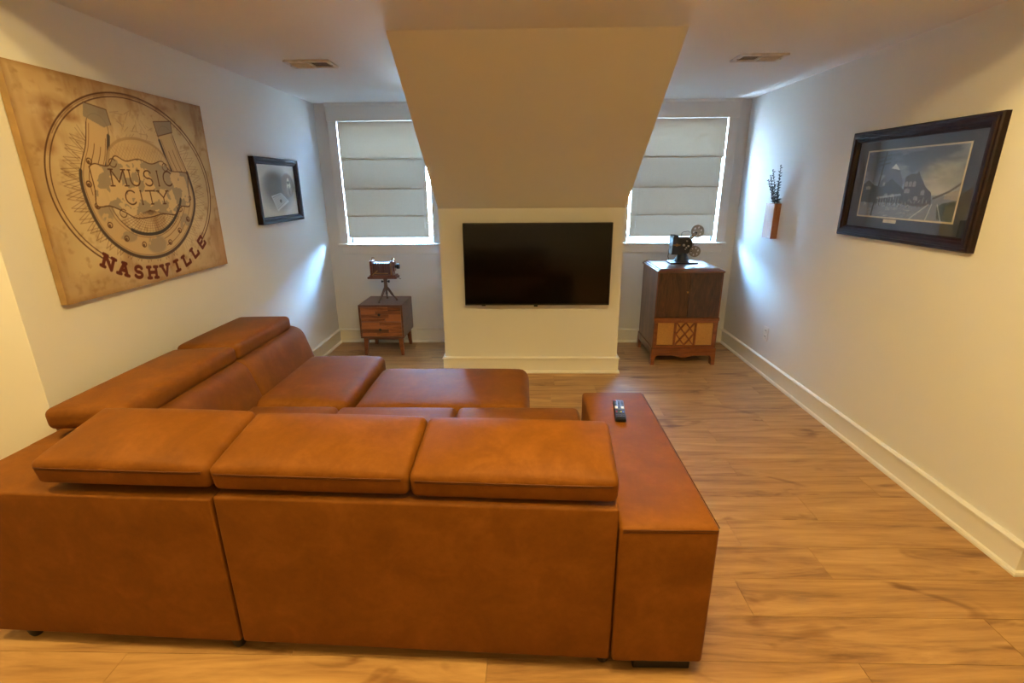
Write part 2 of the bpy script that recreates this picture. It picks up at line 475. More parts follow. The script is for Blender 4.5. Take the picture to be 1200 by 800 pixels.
baseboard('baseboard_center', (XC0, YC), (XC1, YC), (0, -1), 1, 1)
baseboard('baseboard_center_left', (XC0, YB), (XC0, YC), (-1, 0), -1, 1)
baseboard('baseboard_center_right', (XC1, YC), (XC1, YB), (1, 0), 1, -1)

# ------------------------------------------------------------------ windows and blinds
for k, (a0, a1) in WIN.items():
    cw = 0.082
    q = MB()
    for (x0, x1) in ((a0, a0+0.022), (a1-0.022, a1)): q.box(x0, x1, YB+0.075, YB+0.125, WZ0, WZ1, 0.004)
    q.box(a0, a1, YB+0.075, YB+0.125, WZ0, WZ0+0.070, 0.004); q.box(a0, a1, YB+0.075, YB+0.125, WZ1-0.04, WZ1, 0.004)
    q.box(a0, a1, YB+0.070, YB+0.120, 1.50, 1.545, 0.004)
    w = struct(q.build('window_%d' % k, 'sash'))
    q = MB(); q.box(a0+0.03, a1-0.03, YB+0.098, YB+0.102, WZ0+0.02, WZ1-0.03); q.build('pane', 'winglass', w)
    for (x0, x1) in ((a0-cw, a0), (a1, a1+cw)):
        q = MB(); q.box(x0, x1, YB-0.019, YB, WZ0, WZ1, 0.003); q.build('side_casing', 'trim', w)
    q = MB(); q.box(a0-cw-0.006, a1+cw+0.006, YB-0.024, YB, WZ1, H-0.03, 0.003)
    pts = [(YB, H-0.034), (YB-0.024, H-0.034), (YB-0.027, H-0.02), (YB-0.036, H-0.010), (YB-0.042, H-0.002), (YB-0.042, H-0.0005), (YB, H-0.0005)]
    q.prism(pts, 'x', a0-cw-0.010, a1+cw+0.010); q.build('head_casing', 'trim', w)
    q = MB(); q.box(a0-cw-0.014, a1+cw+0.014, YB-0.045, YB+0.075, WZ0-0.022, WZ0, 0.005); q.build('stool', 'trim', w)
    q = MB(); q.box(a0-cw+0.016, a1+cw-0.016, YB-0.018, YB, WZ0-0.096, WZ0-0.022, 0.003); q.build('apron', 'trim', w)

def blind(x0, x1, v1, label, cordx):
    t = thing('roman_blind', ((x0+x1)/2, YB+0.03, 1.0), label, 'blind', 'roman blinds in the two alcove windows')
    q = MB(); q.box(x0, x1, YB-0.004, YB+0.045, 2.028, 2.0595, 0.003); q.build('headrail', 'sash', t)
    zs = [(1.735, 2.058), (1.478, 1.752), (1.235, 1.492), (1.048, 1.249)]
    for i, (z0, z1) in enumerate(zs):
        q = MB(); nx, nz = 22, 12
        yb0 = YB-0.022+(0.004, 0.0085, 0.0125, 0.0165)[i]
        xx1 = v1 if i == 0 else x1
        vs = []; fs = []
        for s_ in (0, 1):
            for a_ in range(nx+1):
                for c_ in range(nz+1):
                    u, v = a_/nx, c_/nz
                    bow = 0.0018*(1-v)**3+0.0012*math.sin(3.1*u*2+i*1.7)*(1-v)
                    vs.append((x0+(xx1-x0)*u, yb0-bow+0.003*s_, z0+(z1-z0)*v+0.0018*math.sin(2.4*u+i)*(1-v)))
        N = (nx+1)*(nz+1)
        for s_ in (0, 1):
            for a_ in range(nx):
                for c_ in range(nz):
                    i0 = s_*N+a_*(nz+1)+c_; fs.append((i0, i0+1, i0+nz+2, i0+nz+1))
        for a_ in range(nx):
            for c_ in (0, nz):
                i0 = a_*(nz+1)+c_; i1 = i0+nz+1; fs.append((i0, i1, i1+N, i0+N))
        for c_ in range(nz):
            for a_ in (0, nx):
                i0 = a_*(nz+1)+c_; i1 = i0+1; fs.append((i0, i1, i1+N, i0+N))
        q.add(vs, fs); q.build('valance' if i == 0 else 'fold_panel', 'blind_liner' if i == 0 else 'blind', t, smooth='auto')
    q = MB(); q.box(x0+0.002, x1-0.002, YB-0.012, YB-0.001, 1.040, 1.052, 0.003); q.build('bottom_bar', 'blind', t)
    for i, zf in enumerate((1.735, 1.478, 1.235)):
        q = MB(); yf_ = YB-0.022+(0.004, 0.0085, 0.0125)[i]-0.0075
        q.box(x0+0.001, (v1 if i == 0 else x1)-0.001, yf_, yf_+0.006, zf-0.003, zf+0.005, 0.0015); q.build('fold_seam', 'blind', t)
    q = MB(); q.tube([(cordx, YB-0.024, 1.70), (cordx, YB-0.022, 1.25), (cordx, YB-0.020, 1.19)], 0.0012, 6)
    q.tube([(cordx, YB-0.020, 1.19), (cordx, YB-0.020, 1.17), (cordx, YB-0.020, 1.12)], [0.002, 0.006, 0.004], 10)
    q.build('pull_cord', 'vent', t, smooth='auto')
blind(-1.660, -0.888, -0.880, 'pale grey roman blind in the left window, above the nightstand', -0.925)
blind(0.992, 1.780, 1.792, 'pale grey roman blind in the right window, behind the film projector', 1.045)

# ------------------------------------------------------------------ ceiling vents
def vent(x0, x1, y0, y1, dark_left, label):
    t = thing('ceiling_vent', ((x0+x1)/2, (y0+y1)/2, H), label, 'vent', 'ceiling vents of the alcove')
    q = MB(); zt, zb = H-0.0005, H-0.012; m = 0.024; xm = (x0+x1)/2
    q.box(x0, x1, y0, y0+m, zb, zt, 0.003); q.box(x0, x1, y1-m, y1, zb, zt, 0.003)
    q.box(x0, x0+m, y0+m, y1-m, zb, zt, 0.003); q.box(x1-m, x1, y0+m, y1-m, zb, zt, 0.003); q.box(xm-0.005, xm+0.005, y0+m, y1-m, zb, zt, 0.002)
    q.build('frame', 'vent', t)
    q = MB(); q.box(x0+m, x1-m, y0+m, y1-m, zt-0.0015, zt); q.build('backing', 'vent_dark', t)
    for side, (u0, u1) in enumerate(((x0+m, xm-0.005), (xm+0.005, x1-m))):
        ang = -168 if (side == 0) == dark_left else -70
        q = MB(); n = 9
        for i in range(n):
            yc = y0+m+(y1-y0-2*m)*(i+0.5)/n
            Tm = Matrix.Translation((0, yc, H-0.007)) @ Matrix.Rotation(math.radians(90+ang), 4, 'X')
            q.box(u0, u1, -0.0005, 0.0005, -0.0055, 0.0055, T=Tm)
        tag(q.build('louver_bank', 'vent', t), kind='stuff')
    for xx in (x0+0.012, x1-0.012):
        q = MB(); q.tube([(xx, (y0+y1)/2, zb), (xx, (y0+y1)/2, zb-0.003)], [0.005, 0.003], 10); q.build('screw', 'steel', t)
vent(-1.402, -1.130, 3.205, 3.380, False, 'white ceiling vent on the left, towards the big canvas and the small picture')
vent(1.236, 1.508, 3.185, 3.358, True, 'white ceiling vent on the right, towards the wall with the navy-matted picture')

# ------------------------------------------------------------------ sectional sofa
O2 = Vector((0.57, 1.205, 0)); th = math.radians(2.2)
UX = Vector((-math.cos(th), math.sin(th), 0)); UY = Vector((math.sin(th), math.cos(th), 0))
def SK(p): return O2+UX*p[0]+UY*p[1]+Vector((0, 0, p[2]))     # frame of the skewed back run
sofa = thing('sectional_sofa', (-0.6, 2.0, 0), 'cognac brown leather corner sofa with chaise and flip-up headrests in the middle of the room', 'sofa')
L = 'leather'
# arm
vs_c = lambda x0, x1, y0, y1, z0, z1: (x1-x0, y1-y0, z1-z0, Vector(((x0+x1)/2, (y0+y1)/2, (z0+z1)/2)))
def block(name, x0, x1, y0, y1, z0, z1, r, T=None, puff=0.0, n=(6, 6, 4), side=0.0, px=3.0, mat=L, wob=0.001):
    w, d, t, c = vs_c(x0, x1, y0, y1, z0, z1)
    q = cushion(w, d, t, r, (lambda p: (T(p+c) if T else p+c)), puff, n, px, side, wob)
    return q.build(name, mat, sofa, smooth=True)
arm = block('arm', 0.281, 0.567, 1.203, 2.190, 0.052, 0.560, 0.014, puff=0.008, n=(6, 14, 6), px=6)
q = MB(); z = 0.553
q.tube([(0.289, 1.2025, z), (0.56, 1.2025, z)], 0.0022, 6); q.tube([(0.289, 1.2025, z-0.008), (0.56, 1.2025, z-0.008)], 0.0014, 6)
q.tube([(0.5675, 1.215, z), (0.5675, 2.18, z)], 0.0018, 6)
q.build('seam', 'seam', arm, smooth=True)
# back panels (skewed run)
def skbox(name, x0, x1, y0, y1, z0, z1, r, **kw): return block(name, x0, x1, y0, y1, z0, z1, r, T=SK, **kw)
skbox('back_panel', 0.293, 1.511, 0.0, 0.26, 0.046, 0.612, 0.010, puff=0.004, n=(12, 4, 6), side=0.002)
skbox('corner_panel', 1.519, 2.405, 0.0, 0.30, 0.046, 0.602, 0.008, puff=0.0, n=(12, 6, 6), side=0.001)
skbox('corner_filler', 2.035, 2.404, 0.29, 0.60, 0.050, 0.602, 0.004, puff=0.0, n=(4, 4, 2), wob=0.0)
block('wall_side_back', -1.828, -1.46, 1.80, 2.98, 0.05, 0.60, 0.012, n=(4, 8, 4))
# headrests on the back run
ca, sa = math.cos(math.radians(10)), math.sin(math.radians(10))
for (x0, x1, dz, dep) in ((0.298, 0.903, 0.0, 0.295), (0.908, 1.508, 0.004, 0.295), (1.513, 2.072, 0.008, 0.300)):
    t_ = 0.086; w = x1-x0
    def T(p, x0=x0, w=w, dz=dz, dep=dep):
        yl, zl = p.y+dep/2, p.z+t_/2
        return SK(Vector((x0+w/2+p.x, yl*ca-zl*sa+0.012, 0.620+dz+yl*sa+zl*ca)))
    o = cushion(w, dep, t_, 0.020, T, 0.020, (14, 10, 3), 3.2, 0.003).build('headrest', L, sofa, smooth=True)
    q = MB()
    for zz, rr in ((t_-0.017, 0.0020), (t_-0.023, 0.0012)):
        q.tube([T(Vector((xx*w, -dep/2-0.0035*max(0, 1-(2*zz/t_-1)**2)*max(0, 1-(2*xx)**4)-0.0004, zz-t_/2))) for xx in np.linspace(-0.47, 0.47, 13)], rr, 6)
    q.build('seam', 'seam', o, smooth=True)
    for xx in (-0.3, 0.3):
        q = MB(); q.tube([SK(Vector((x0+w/2+xx*w, 0.15, 0.57))), SK(Vector((x0+w/2+xx*w, 0.15, 0.66+dz)))], 0.009, 8); q.build('headrest_bracket', 'steel', sofa)
# headrests along the wall
for (y0, y1, zo, tilt) in ((1.622, 2.352, 0.004, 3.0), (2.358, 2.960, 0.016, 1.0)):
    w, dep, t_ = y1-y0, 0.325, 0.085
    aa = math.radians(tilt)
    def T(p, y0=y0, w=w, zo=zo, aa=aa):
        xl, zl = p.x+dep/2, p.z+t_/2
        return Vector((-1.775+xl*math.cos(aa)-zl*math.sin(aa), y0+w/2+p.y, 0.634+zo+xl*math.sin(aa)+zl*math.cos(aa)))
    o = cushion(dep, w, t_, 0.026, T, 0.012, (10, 14, 3), 3.0, 0.004).build('headrest', L, sofa, smooth=True)
    q = MB(); q.tube([T(Vector((dep/2-0.012, yy_*w, t_/2-0.009))) for yy_ in np.linspace(-0.44, 0.44, 9)], 0.0016, 6); q.build('seam', 'seam', o, smooth=True)
    for f_ in (0.25, 0.75):
        q = MB(); q.tube([(-1.6, y0+w*f_, 0.56), (-1.6, y0+w*f_, 0.68)], 0.009, 8); q.build('headrest_bracket', 'steel', sofa)
# back cushions along the wall: leaning, rolled over at the top, the two meeting in a tight seam
for (y0, y1) in ((1.58, 2.3585), (2.3595, 3.025)):
    prof = smooth_pts([(-1.352, 0.40), (-1.362, 0.47), (-1.384, 0.545), (-1.408, 0.615), (-1.445, 0.650), (-1.50, 0.662), (-1.58, 0.655), (-1.61, 0.58), (-1.61, 0.40)], 4)
    cxp, czp = -1.49, 0.53; ys = [0, 0.002, 0.007, 0.016]+list(np.linspace(0.05, (y1-y0)/2, 4)); ys = ys+[(y1-y0)-v for v in reversed(ys[:-1])]
    vs = []; fs = []; n = len(prof)
    for yv in ys:
        e_ = min(yv, (y1-y0)-yv); ins = 0.011*max(0, 1-e_/0.016)**2; full = 0.007*math.sin(math.pi*yv/(y1-y0))
        for (x, z) in prof:
            dx, dz = x-cxp, z-czp; l = math.hypot(dx, dz); f_ = (l-ins+full)/l; vs.append((cxp+dx*f_, y0+yv, czp+dz*f_))
    for i in range(len(ys)-1):
        for j in range(n): fs.append((i*n+j, i*n+(j+1) % n, (i+1)*n+(j+1) % n, (i+1)*n+j))
    fs += [tuple(range(n)), tuple((len(ys)-1)*n+j for j in reversed(range(n)))]
    q = MB(); q.add(vs, fs); q.build('back_cushion', L, sofa, smooth=True).data.set_sharp_from_angle(angle=math.radians(60))
# back cushions of the back run (face the television)
for (x0, x1) in ((0.31, 0.905), (0.912, 1.500), (1.507, 1.965)):
    def T(p, c=(x0+x1)/2): return SK(Vector((c+p.x, 0.33+p.y-0.2*(p.z), 0.54+p.z)))
    cushion(x1-x0, 0.14, 0.22, 0.04, T, 0.008, (10, 4, 4), 3.0, 0.008).build('back_cushion', L, sofa, smooth=True)
# seats
for (x0, x1) in ((-0.325, 0.275), (-0.922, -0.331)):
    block('seat_cushion', x0, x1, 1.56, 2.266, 0.27, 0.448, 0.026, puff=0.016, n=(12, 12, 4), side=0.004)
block('seat_cushion', -1.395, -0.928, 1.62, 2.266, 0.27, 0.450, 0.026, puff=0.014, n=(10, 12, 4), side=0.004)
block('seat_cushion', -1.39, -0.890, 2.272, 3.020, 0.26, 0.460, 0.040, puff=0.018, n=(12, 14, 4), side=0.004)
block('chaise_seat', -0.884, 0.032, 2.272, 2.885, 0.20, 0.430, 0.055, puff=0.016, n=(18, 12, 4), side=0.004)
block('seat_base', -1.40, 0.275, 1.50, 2.235, 0.055, 0.275, 0.012, n=(4, 4, 2))
block('seat_base', -1.42, 0.015, 2.240, 2.860, 0.055, 0.265, 0.012, n=(4, 4, 2))
block('seat_base', -1.42, -0.90, 2.86, 3.000, 0.055, 0.265, 0.012, n=(4, 4, 2))
# feet
q = MB(); q.box(0.356, 0.539, 1.228, 1.32, 0, 0.056, 0.004); q.build('block_foot', 'foot', sofa)
q = MB(); q.box(0.356, 0.539, 2.06, 2.15, 0, 0.056, 0.004); q.build('block_foot', 'foot', sofa)
for (x, y) in ((0.262, 1.262), (-0.975, 1.300), (-1.72, 1.33), (-1.75, 2.9), (-0.05, 2.80), (-1.0, 2.90)):
    q = MB(); q.tube([(x, y, 0), (x, y, 0.012), (x, y, 0.06)], [0.016, 0.022, 0.030], 14); q.build('round_foot', 'foot', sofa, smooth='auto')

# remote on the arm
rem = thing('remote_control', (0.413, 1.945, 0.5675), 'black television remote with two white keys lying on the sofa arm', 'remote')
Tr = Matrix.Translation((0.413, 1.948, 0.5695)) @ Matrix.Rotation(math.radians(-7), 4, 'Z')
q = MB(); q.box(-0.023, 0.023, -0.097, 0.097, 0, 0.017, 0.006, T=Tr); q.build('body', 'black', rem, smooth='auto')
def key(name, mat, x, y, w, h, z=0.0175):
    q = MB(); q.box(x-w/2, x+w/2, y-h/2, y+h/2, 0.015, z+0.0012, 0.0009, T=Tr); return q.build(name, mat, rem)
key('volume_key', 'white_key', -0.013, 0.012, 0.012, 0.022); key('channel_key', 'white_key', 0.013, 0.012, 0.012, 0.022)
for x, m in ((-0.0135, 'red_key'), (-0.0045, 'green_key'), (0.0045, 'yellow_key'), (0.0135, 'blue_key')): key('colour_key', m, x, -0.030, 0.007, 0.006)
key('power_key', 'red_key', -0.014, 0.084, 0.008, 0.007)
for r0 in range(4):
    for c0 in range(3): key('number_key', 'grey_key', -0.013+0.013*c0, 0.070-0.0125*r0, 0.009, 0.007)
q = MB(); q.tube([Tr @ Vector((0, -0.008, 0.016)), Tr @ Vector((0, -0.008, 0.0195))], 0.010, 18); q.build('select_pad', 'grey_key', rem)
for x in (-0.013, 0, 0.013):
    for y in (-0.048, -0.062, -0.076): key('menu_key', 'grey_key', x, y, 0.009, 0.006)

# ------------------------------------------------------------------ television
tv = thing('television', (0.109, YC-0.04, 0.91), 'large flat black wall television on the boxed-in column between the windows', 'television')
x0, x1, z0, z1, yf = -0.462, 0.680, 0.595, 1.2335, YC-0.072
q = MB(); q.box(x0, x1, yf, yf+0.028, z0, z1, 0.004); q.box(x0+0.12, x1-0.12, yf+0.028, YC-0.012, z0+0.05, z1-0.10, 0.01); q.build('casing', 'black', tv)
q = MB(); q.box(x0+0.008, x1-0.008, yf-0.0012, yf+0.003, z0+0.014, z1-0.008); q.build('screen', 'screen', tv)
q = MB(); q.box(0.085, 0.115, yf-0.001, yf+0.02, z0-0.012, z0+0.001, 0.003); q.build('sensor_nub', 'black', tv)
q = MB(); q.box(-0.33, -0.30, yf+0.002, yf+0.02, z0-0.006, z0+0.001, 0.002); q.build('status_light', 'black', tv)
q = MB(); q.box(-0.05, 0.27, YC-0.014, YC, 0.75, 1.10, 0.003); q.build('wall_bracket', 'black', tv)

# ------------------------------------------------------------------ nightstand
ns = thing('nightstand', (-1.295, 4.53, 0), 'small two-drawer dark wood nightstand on splayed legs under the left window', 'nightstand')
X0, X1, Y0, Y1, Z0, Z1 = -1.495, -1.093, 4.330, 4.728, 0.170, 0.482
q = MB(); th_ = 0.016
q.box(X0, X1, Y0, Y1, Z1-th_, Z1, 0.003); q.box(X0, X1, Y0, Y1, Z0, Z0+th_, 0.003)
q.box(X0, X0+th_, Y0, Y1, Z0+th_, Z1-th_, 0.002); q.box(X1-th_, X1, Y0, Y1, Z0+th_, Z1-th_, 0.002); q.box(X0+th_, X1-th_, Y1-0.012, Y1, Z0+th_, Z1-th_)
q.build('case', 'ns_body', ns)
hd = (Z1-Z0-2*th_-0.006)/2
for i in range(2):
    za = Z0+th_+0.002+i*(hd+0.003); zb = za+hd-0.002
    q = MB(); q.box(X0+th_+0.002, X1-th_-0.002, Y0+0.016, Y1-0.03, za, zb); d = q.build('drawer', 'ns_body', ns)
    for r0 in range(4):                      # staggered strips of the drawer front
        ha = za+(zb-za)*r0/4; hb = za+(zb-za)*(r0+1)/4
        xx = X0+th_+0.002; cuts = sorted(random.uniform(0.25, 0.8) for _ in range(random.choice((1, 2))))
        xe = X1-th_-0.002; ed = [xx]+[xx+(xe-xx)*c for c in cuts]+[xe]
        for j in range(len(ed)-1):
            if ed[j+1]-ed[j] < 0.02: continue
            off = Vector(((ed[j]+ed[j+1])/2, Y0+0.01, (ha+hb)/2))
            q = MB(); dy = random.uniform(0, 0.0015)
            q.box(ed[j], ed[j+1]-0.0006, Y0+0.004+dy, Y0+0.017, ha, hb-0.0006, 0.0008)
            s_ = q.build('strip', 'ns_strip', None, off=off); s_.parent = d; s_.location = off-parent_loc(d)
    q = MB(); zc = (za+zb)/2; q.tube([(-1.305, Y0+0.006, zc), (-1.305, Y0-0.006, zc), (-1.305, Y0-0.014, zc)], [0.006, 0.008, 0.013], 14); q.build('knob', 'foot', d, smooth='auto')
q = MB(); q.box(X0+0.03, X1-0.03, Y0+0.03, Y0+0.06, Z0-0.022, Z0); q.box(X0+0.03, X1-0.03, Y1-0.06, Y1-0.03, Z0-0.022, Z0)
q.box(X0+0.03, X0+0.06, Y0+0.06, Y1-0.06, Z0-0.022, Z0); q.box(X1-0.06, X1-0.03, Y0+0.06, Y1-0.06, Z0-0.022, Z0); q.build('base_frame', 'ns_body', ns)
for sx_ in (-1, 1):
    for sy_ in (-1, 1):
        cx = (X0+X1)/2+sx_*0.160; cyy = (Y0+Y1)/2+sy_*0.158
        q = MB(); q.tube([(cx+sx_*0.012, cyy+sy_*0.012, 0), (cx, cyy, Z0-0.001)], [0.018, 0.030], 4); q.build('leg', 'frame_red', ns)

# antique camera model
cm = thing('model_camera', (-1.27, 4.50, 0.482), 'miniature antique bellows camera on a bronze tripod standing on the nightstand', 'camera ornament')
def mk(name, mat, f, parent=cm, smooth=False):
    q = MB(); f(q); return q.build(name, mat, parent, smooth=smooth)
YM = 4.50
mk('base_board', 'prop_wood', lambda q: (q.box(-1.418, -1.150, YM-0.062, YM+0.062, 0.701, 0.719, 0.003), q.box(-1.40, -1.16, YM-0.05, YM+0.05, 0.719, 0.733, 0.002)))
mk('rear_standard', 'prop_wood', lambda q: (q.box(-1.388, -1.366, YM-0.060, YM+0.060, 0.719, 0.862, 0.003)))
mk('front_standard', 'prop_wood', lambda q: (q.box(-1.206, -1.188, YM-0.055, YM+0.055, 0.733, 0.860, 0.003), q.box(-1.186, -1.172, YM-0.035, YM+0.035, 0.765, 0.850, 0.002)))
def bel(q):
    n = 15; x_0, x_1 = -1.366, -1.206
    ring = lambda x, s: [(x, YM-0.052*s, 0.738), (x, YM+0.052*s, 0.738), (x, YM+0.052*s, 0.738+0.108*s), (x, YM-0.052*s, 0.738+0.108*s)]
    vs = []; fs = []
    for i in range(n): vs += ring(x_0+(x_1-x_0)*i/(n-1), 1.0 if i % 2 else 0.90)
    for i in range(n-1):
        for k2 in range(4): fs.append((i*4+k2, i*4+(k2+1) % 4, i*4+4+(k2+1) % 4, i*4+4+k2))
    q.add(vs, fs)
mk('bellows', 'bellows', bel)
mk('lens', 'black', lambda q: (q.tube([(-1.174, YM, 0.808), (-1.160, YM, 0.808)], 0.016, 18), q.tube([(-1.160, YM, 0.808), (-1.156, YM, 0.808), (-1.132, YM, 0.808)], [0.018, 0.024, 0.024], 18)), smooth='auto')
for sg_ in (-1, 1): mk('rail', 'brass', lambda q: q.box(-1.345, -1.225, YM+sg_*0.061-0.003, YM+sg_*0.061+0.003, 0.748, 0.756, 0.001))
mk('strut', 'brass', lambda q: q.tube([(-1.372, YM-0.063, 0.735), (-1.318, YM-0.063, 0.778)], 0.004, 6))
mk('strut', 'brass', lambda q: q.tube([(-1.196, YM-0.060, 0.735), (-1.196, YM-0.060, 0.85)], 0.004, 6))
mk('finder', 'brass', lambda q: q.tube([(-1.376, YM-0.03, 0.860), (-1.366, YM-0.03, 0.893), (-1.352, YM-0.03, 0.895), (-1.344, YM-0.03, 0.862)], 0.004, 6), smooth='auto')
mk('finder', 'brass', lambda q: q.tube([(-1.200, YM, 0.858), (-1.192, YM, 0.884), (-1.178, YM, 0.876), (-1.172, YM, 0.85)], 0.006, 6), smooth='auto')
mk('crank', 'bronze', lambda q: (q.tube([(-1.165, YM-0.03, 0.722), (-1.130, YM-0.045, 0.722), (-1.130, YM-0.05, 0.704), (-1.113, YM-0.05, 0.702)], 0.0035, 6),))
mk('column', 'bronze', lambda q: (q.tube([(-1.272, YM, 0.600), (-1.272, YM, 0.645), (-1.272, YM, 0.690), (-1.272, YM, 0.702)], [0.020, 0.015, 0.018, 0.030], 12),), smooth='auto')
mk('clamp_knob', 'black', lambda q: q.tube([(-1.262, YM, 0.668), (-1.296, YM, 0.668), (-1.298, YM, 0.668), (-1.308, YM, 0.668)], [0.005, 0.005, 0.010, 0.010], 10))
mk('clamp_knob', 'black', lambda q: q.tube([(-1.282, YM, 0.668), (-1.248, YM, 0.668), (-1.246, YM, 0.668), (-1.234, YM, 0.668)], [0.005, 0.005, 0.011, 0.011], 10))
for fx, fy in ((-1.322, 4.415), (-1.188, 4.535), (-1.300, 4.620)):
    def leg(q, fx=fx, fy=fy):
        top = Vector((-1.272, YM, 0.622)); f_ = Vector((fx, fy, 0.4826))
        m1 = top.lerp(f_, 0.25)+Vector((0, 0, 0.006)); m2 = top.lerp(f_, 0.62)
        q.tube([top, m1, m2], [0.013, 0.012, 0.0105], 8); q.tube([m2, f_+Vector((0, 0, 0.012))], [0.0075, 0.0075], 8)
        q.tube([f_+Vector((0, 0, 0.014)), f_+Vector((0, 0, 0.008)), f_], [0.006, 0.010, 0.010], 8)
    mk('leg', 'bronze', leg, smooth='auto')

# ------------------------------------------------------------------ radio console
rc = thing('radio_console', (1.388, 4.37, 0), 'tall dark walnut radio console cabinet with lattice speaker grille under the right window', 'cabinet')
CX0, CX1, CY0, CY1 = 1.116, 1.660, 4.100, 4.640
def cb(name, mat, *boxes, parent=rc, r=0.003):
    q = MB()
    for bx in boxes: q.box(*bx, r)
    return q.build(name, mat, parent)
cb('case', 'walnut', (CX0+0.006, CX1-0.006, CY0+0.022, CY1, 0.085, 0.815))
q = MB()
poly = lambda e_: None
q.box(CX0-0.006, CX1+0.006, CY0-0.008, CY1, 0.806, 0.822, 0.004)
for (i0, za, zb) in ((0.010, 0.822, 0.830), (0.030, 0.830, 0.838)):
    q.box(CX0-0.006+i0, CX1+0.006-i0, CY0-0.008+i0, CY1-0.004, za, zb, 0.0035)
q.build('top', 'walnut_h', rc)
xm = (CX0+CX1)/2
for i, (xa, xb) in enumerate(((CX0+0.010, xm-0.001), (xm+0.001, CX1-0.010))):
    d = cb('door', 'crotch', (xa, xb, CY0+0.004, CY0+0.022, 0.424, 0.804))
    q = MB(); kx = xm+(-0.018 if i == 0 else 0.018)
    if i == 1:
        q.tube([(xm-0.016, CY0+0.006, 0.645), (xm-0.016, CY0-0.004, 0.645), (xm-0.016, CY0-0.012, 0.645)], [0.004, 0.006, 0.009], 12); q.build('knob', 'brass', d, smooth='auto')
cb('corner_post', 'walnut', (CX0, CX0+0.010, CY0+0.002, CY0+0.03, 0.085, 0.806)); cb('corner_post', 'walnut', (CX1-0.010, CX1, CY0+0.002, CY0+0.03, 0.085, 0.806))
cb('waist_moulding', 'frame_red', (CX0-0.004, CX1+0.004, CY0-0.006, CY0+0.022, 0.396, 0.422), (CX0, CX1, CY0-0.001, CY0+0.022, 0.378, 0.397))
for (xa, xb) in ((CX0+0.010, CX0+0.036), (CX1-0.036, CX1-0.010), (1.293, 1.311), (1.466, 1.484)):
    cb('grille_stile', 'frame_red', (xa, xb, CY0+0.001, CY0+0.022, 0.168, 0.380))
cb('grille_rail', 'frame_red', (CX0+0.010, CX1-0.010, CY0+0.001, CY0+0.022, 0.150, 0.178))
for (xa, xb) in ((CX0+0.034, 1.295), (1.309, 1.468), (1.482, CX1-0.034)):
    cb('speaker_cloth', 'cloth', (xa, xb, CY0+0.014, CY0+0.022, 0.17, 0.385), r=0.001)
# lattice of the centre grille
lx0, lx1, lz0, lz1 = 1.311, 1.466, 0.178, 0.378
def bar(p0, p1, w=0.012):
    (xa, za), (xb, zb) = p0, p1; d = Vector((xb-xa, 0, zb-za)).normalized(); n_ = Vector((-d.z, 0, d.x))*w/2
    q = MB(); vs = []
    for yv in (CY0+0.004, CY0+0.014):
        for s_ in ((xa, za, -1), (xa, za, 1), (xb, zb, 1), (xb, zb, -1)):
            vs.append(Vector((s_[0], yv, s_[1]))+n_*s_[2])
    q.add(vs, [(0, 1, 2, 3), (7, 6, 5, 4), (0, 4, 5, 1), (1, 5, 6, 2), (2, 6, 7, 3), (3, 7, 4, 0)]); q.build('lattice_bar', 'frame_red', rc)
cw_, ch_ = (lx1-lx0), (lz1-lz0)
def clipline(c, s):   # z = lz0 + s*(x-lx0)*k + c
    k_ = ch_/cw_*1.0; pts = []
    for x in np.linspace(lx0, lx1, 200):
        zz = lz0+c*ch_+s*(x-lx0)*k_
        if lz0 <= zz <= lz1: pts.append((x, zz))
    return (pts[0], pts[-1]) if len(pts) > 5 else None
for c in (-0.5, 0.0, 0.5):
    r_ = clipline(c, 1)
    if r_: bar(*r_)
for c in (0.5, 1.0, 1.5):
    r_ = clipline(c, -1)
    if r_: bar(*r_)
q = MB(); q.box(CX0-0.004, CX1+0.004, CY0-0.008, CY0+0.024, 0.108, 0.152, 0.004); q.box(CX0, CX1, CY0-0.003, CY0+0.024, 0.085, 0.110, 0.003)
q.build('base_moulding', 'frame_red', rc)
ap = [(1.300, 0.090), (1.318, 0.078), (1.345, 0.076), (1.362, 0.068), (1.388, 0.064), (1.414, 0.068), (1.431, 0.076), (1.458, 0.078), (1.476, 0.090)]
q = MB(); q.prism(ap, 'y', CY0-0.002, CY0+0.016); q.build('scalloped_apron', 'frame_red', rc)
cb('side_base_rail', 'walnut', (CX0-0.002, CX0+0.02, CY0+0.024, CY1, 0.085, 0.152)); cb('side_base_rail', 'walnut', (CX1-0.02, CX1+0.002, CY0+0.024, CY1, 0.085, 0.152))
for fx0, fx1, sgn in ((CX0-0.004, CX0+0.036, 1), (CX1-0.036, CX1+0.004, -1)):
    for fy0, fy1 in ((CY0-0.006, CY0+0.05), (CY1-0.05, CY1)):
        q = MB(); inn, outx = (fx1, fx0) if sgn > 0 else (fx0, fx1)
        pl = [(outx, 0.108), (outx, 0.0), (outx+sgn*0.030, 0.0), (outx+sgn*0.031, 0.05), (outx+sgn*0.040, 0.078), (outx+sgn*0.060, 0.090), (outx+sgn*0.060, 0.108)]
        q.prism(pl, 'y', fy0, fy1); q.build('foot', 'frame_red', rc)

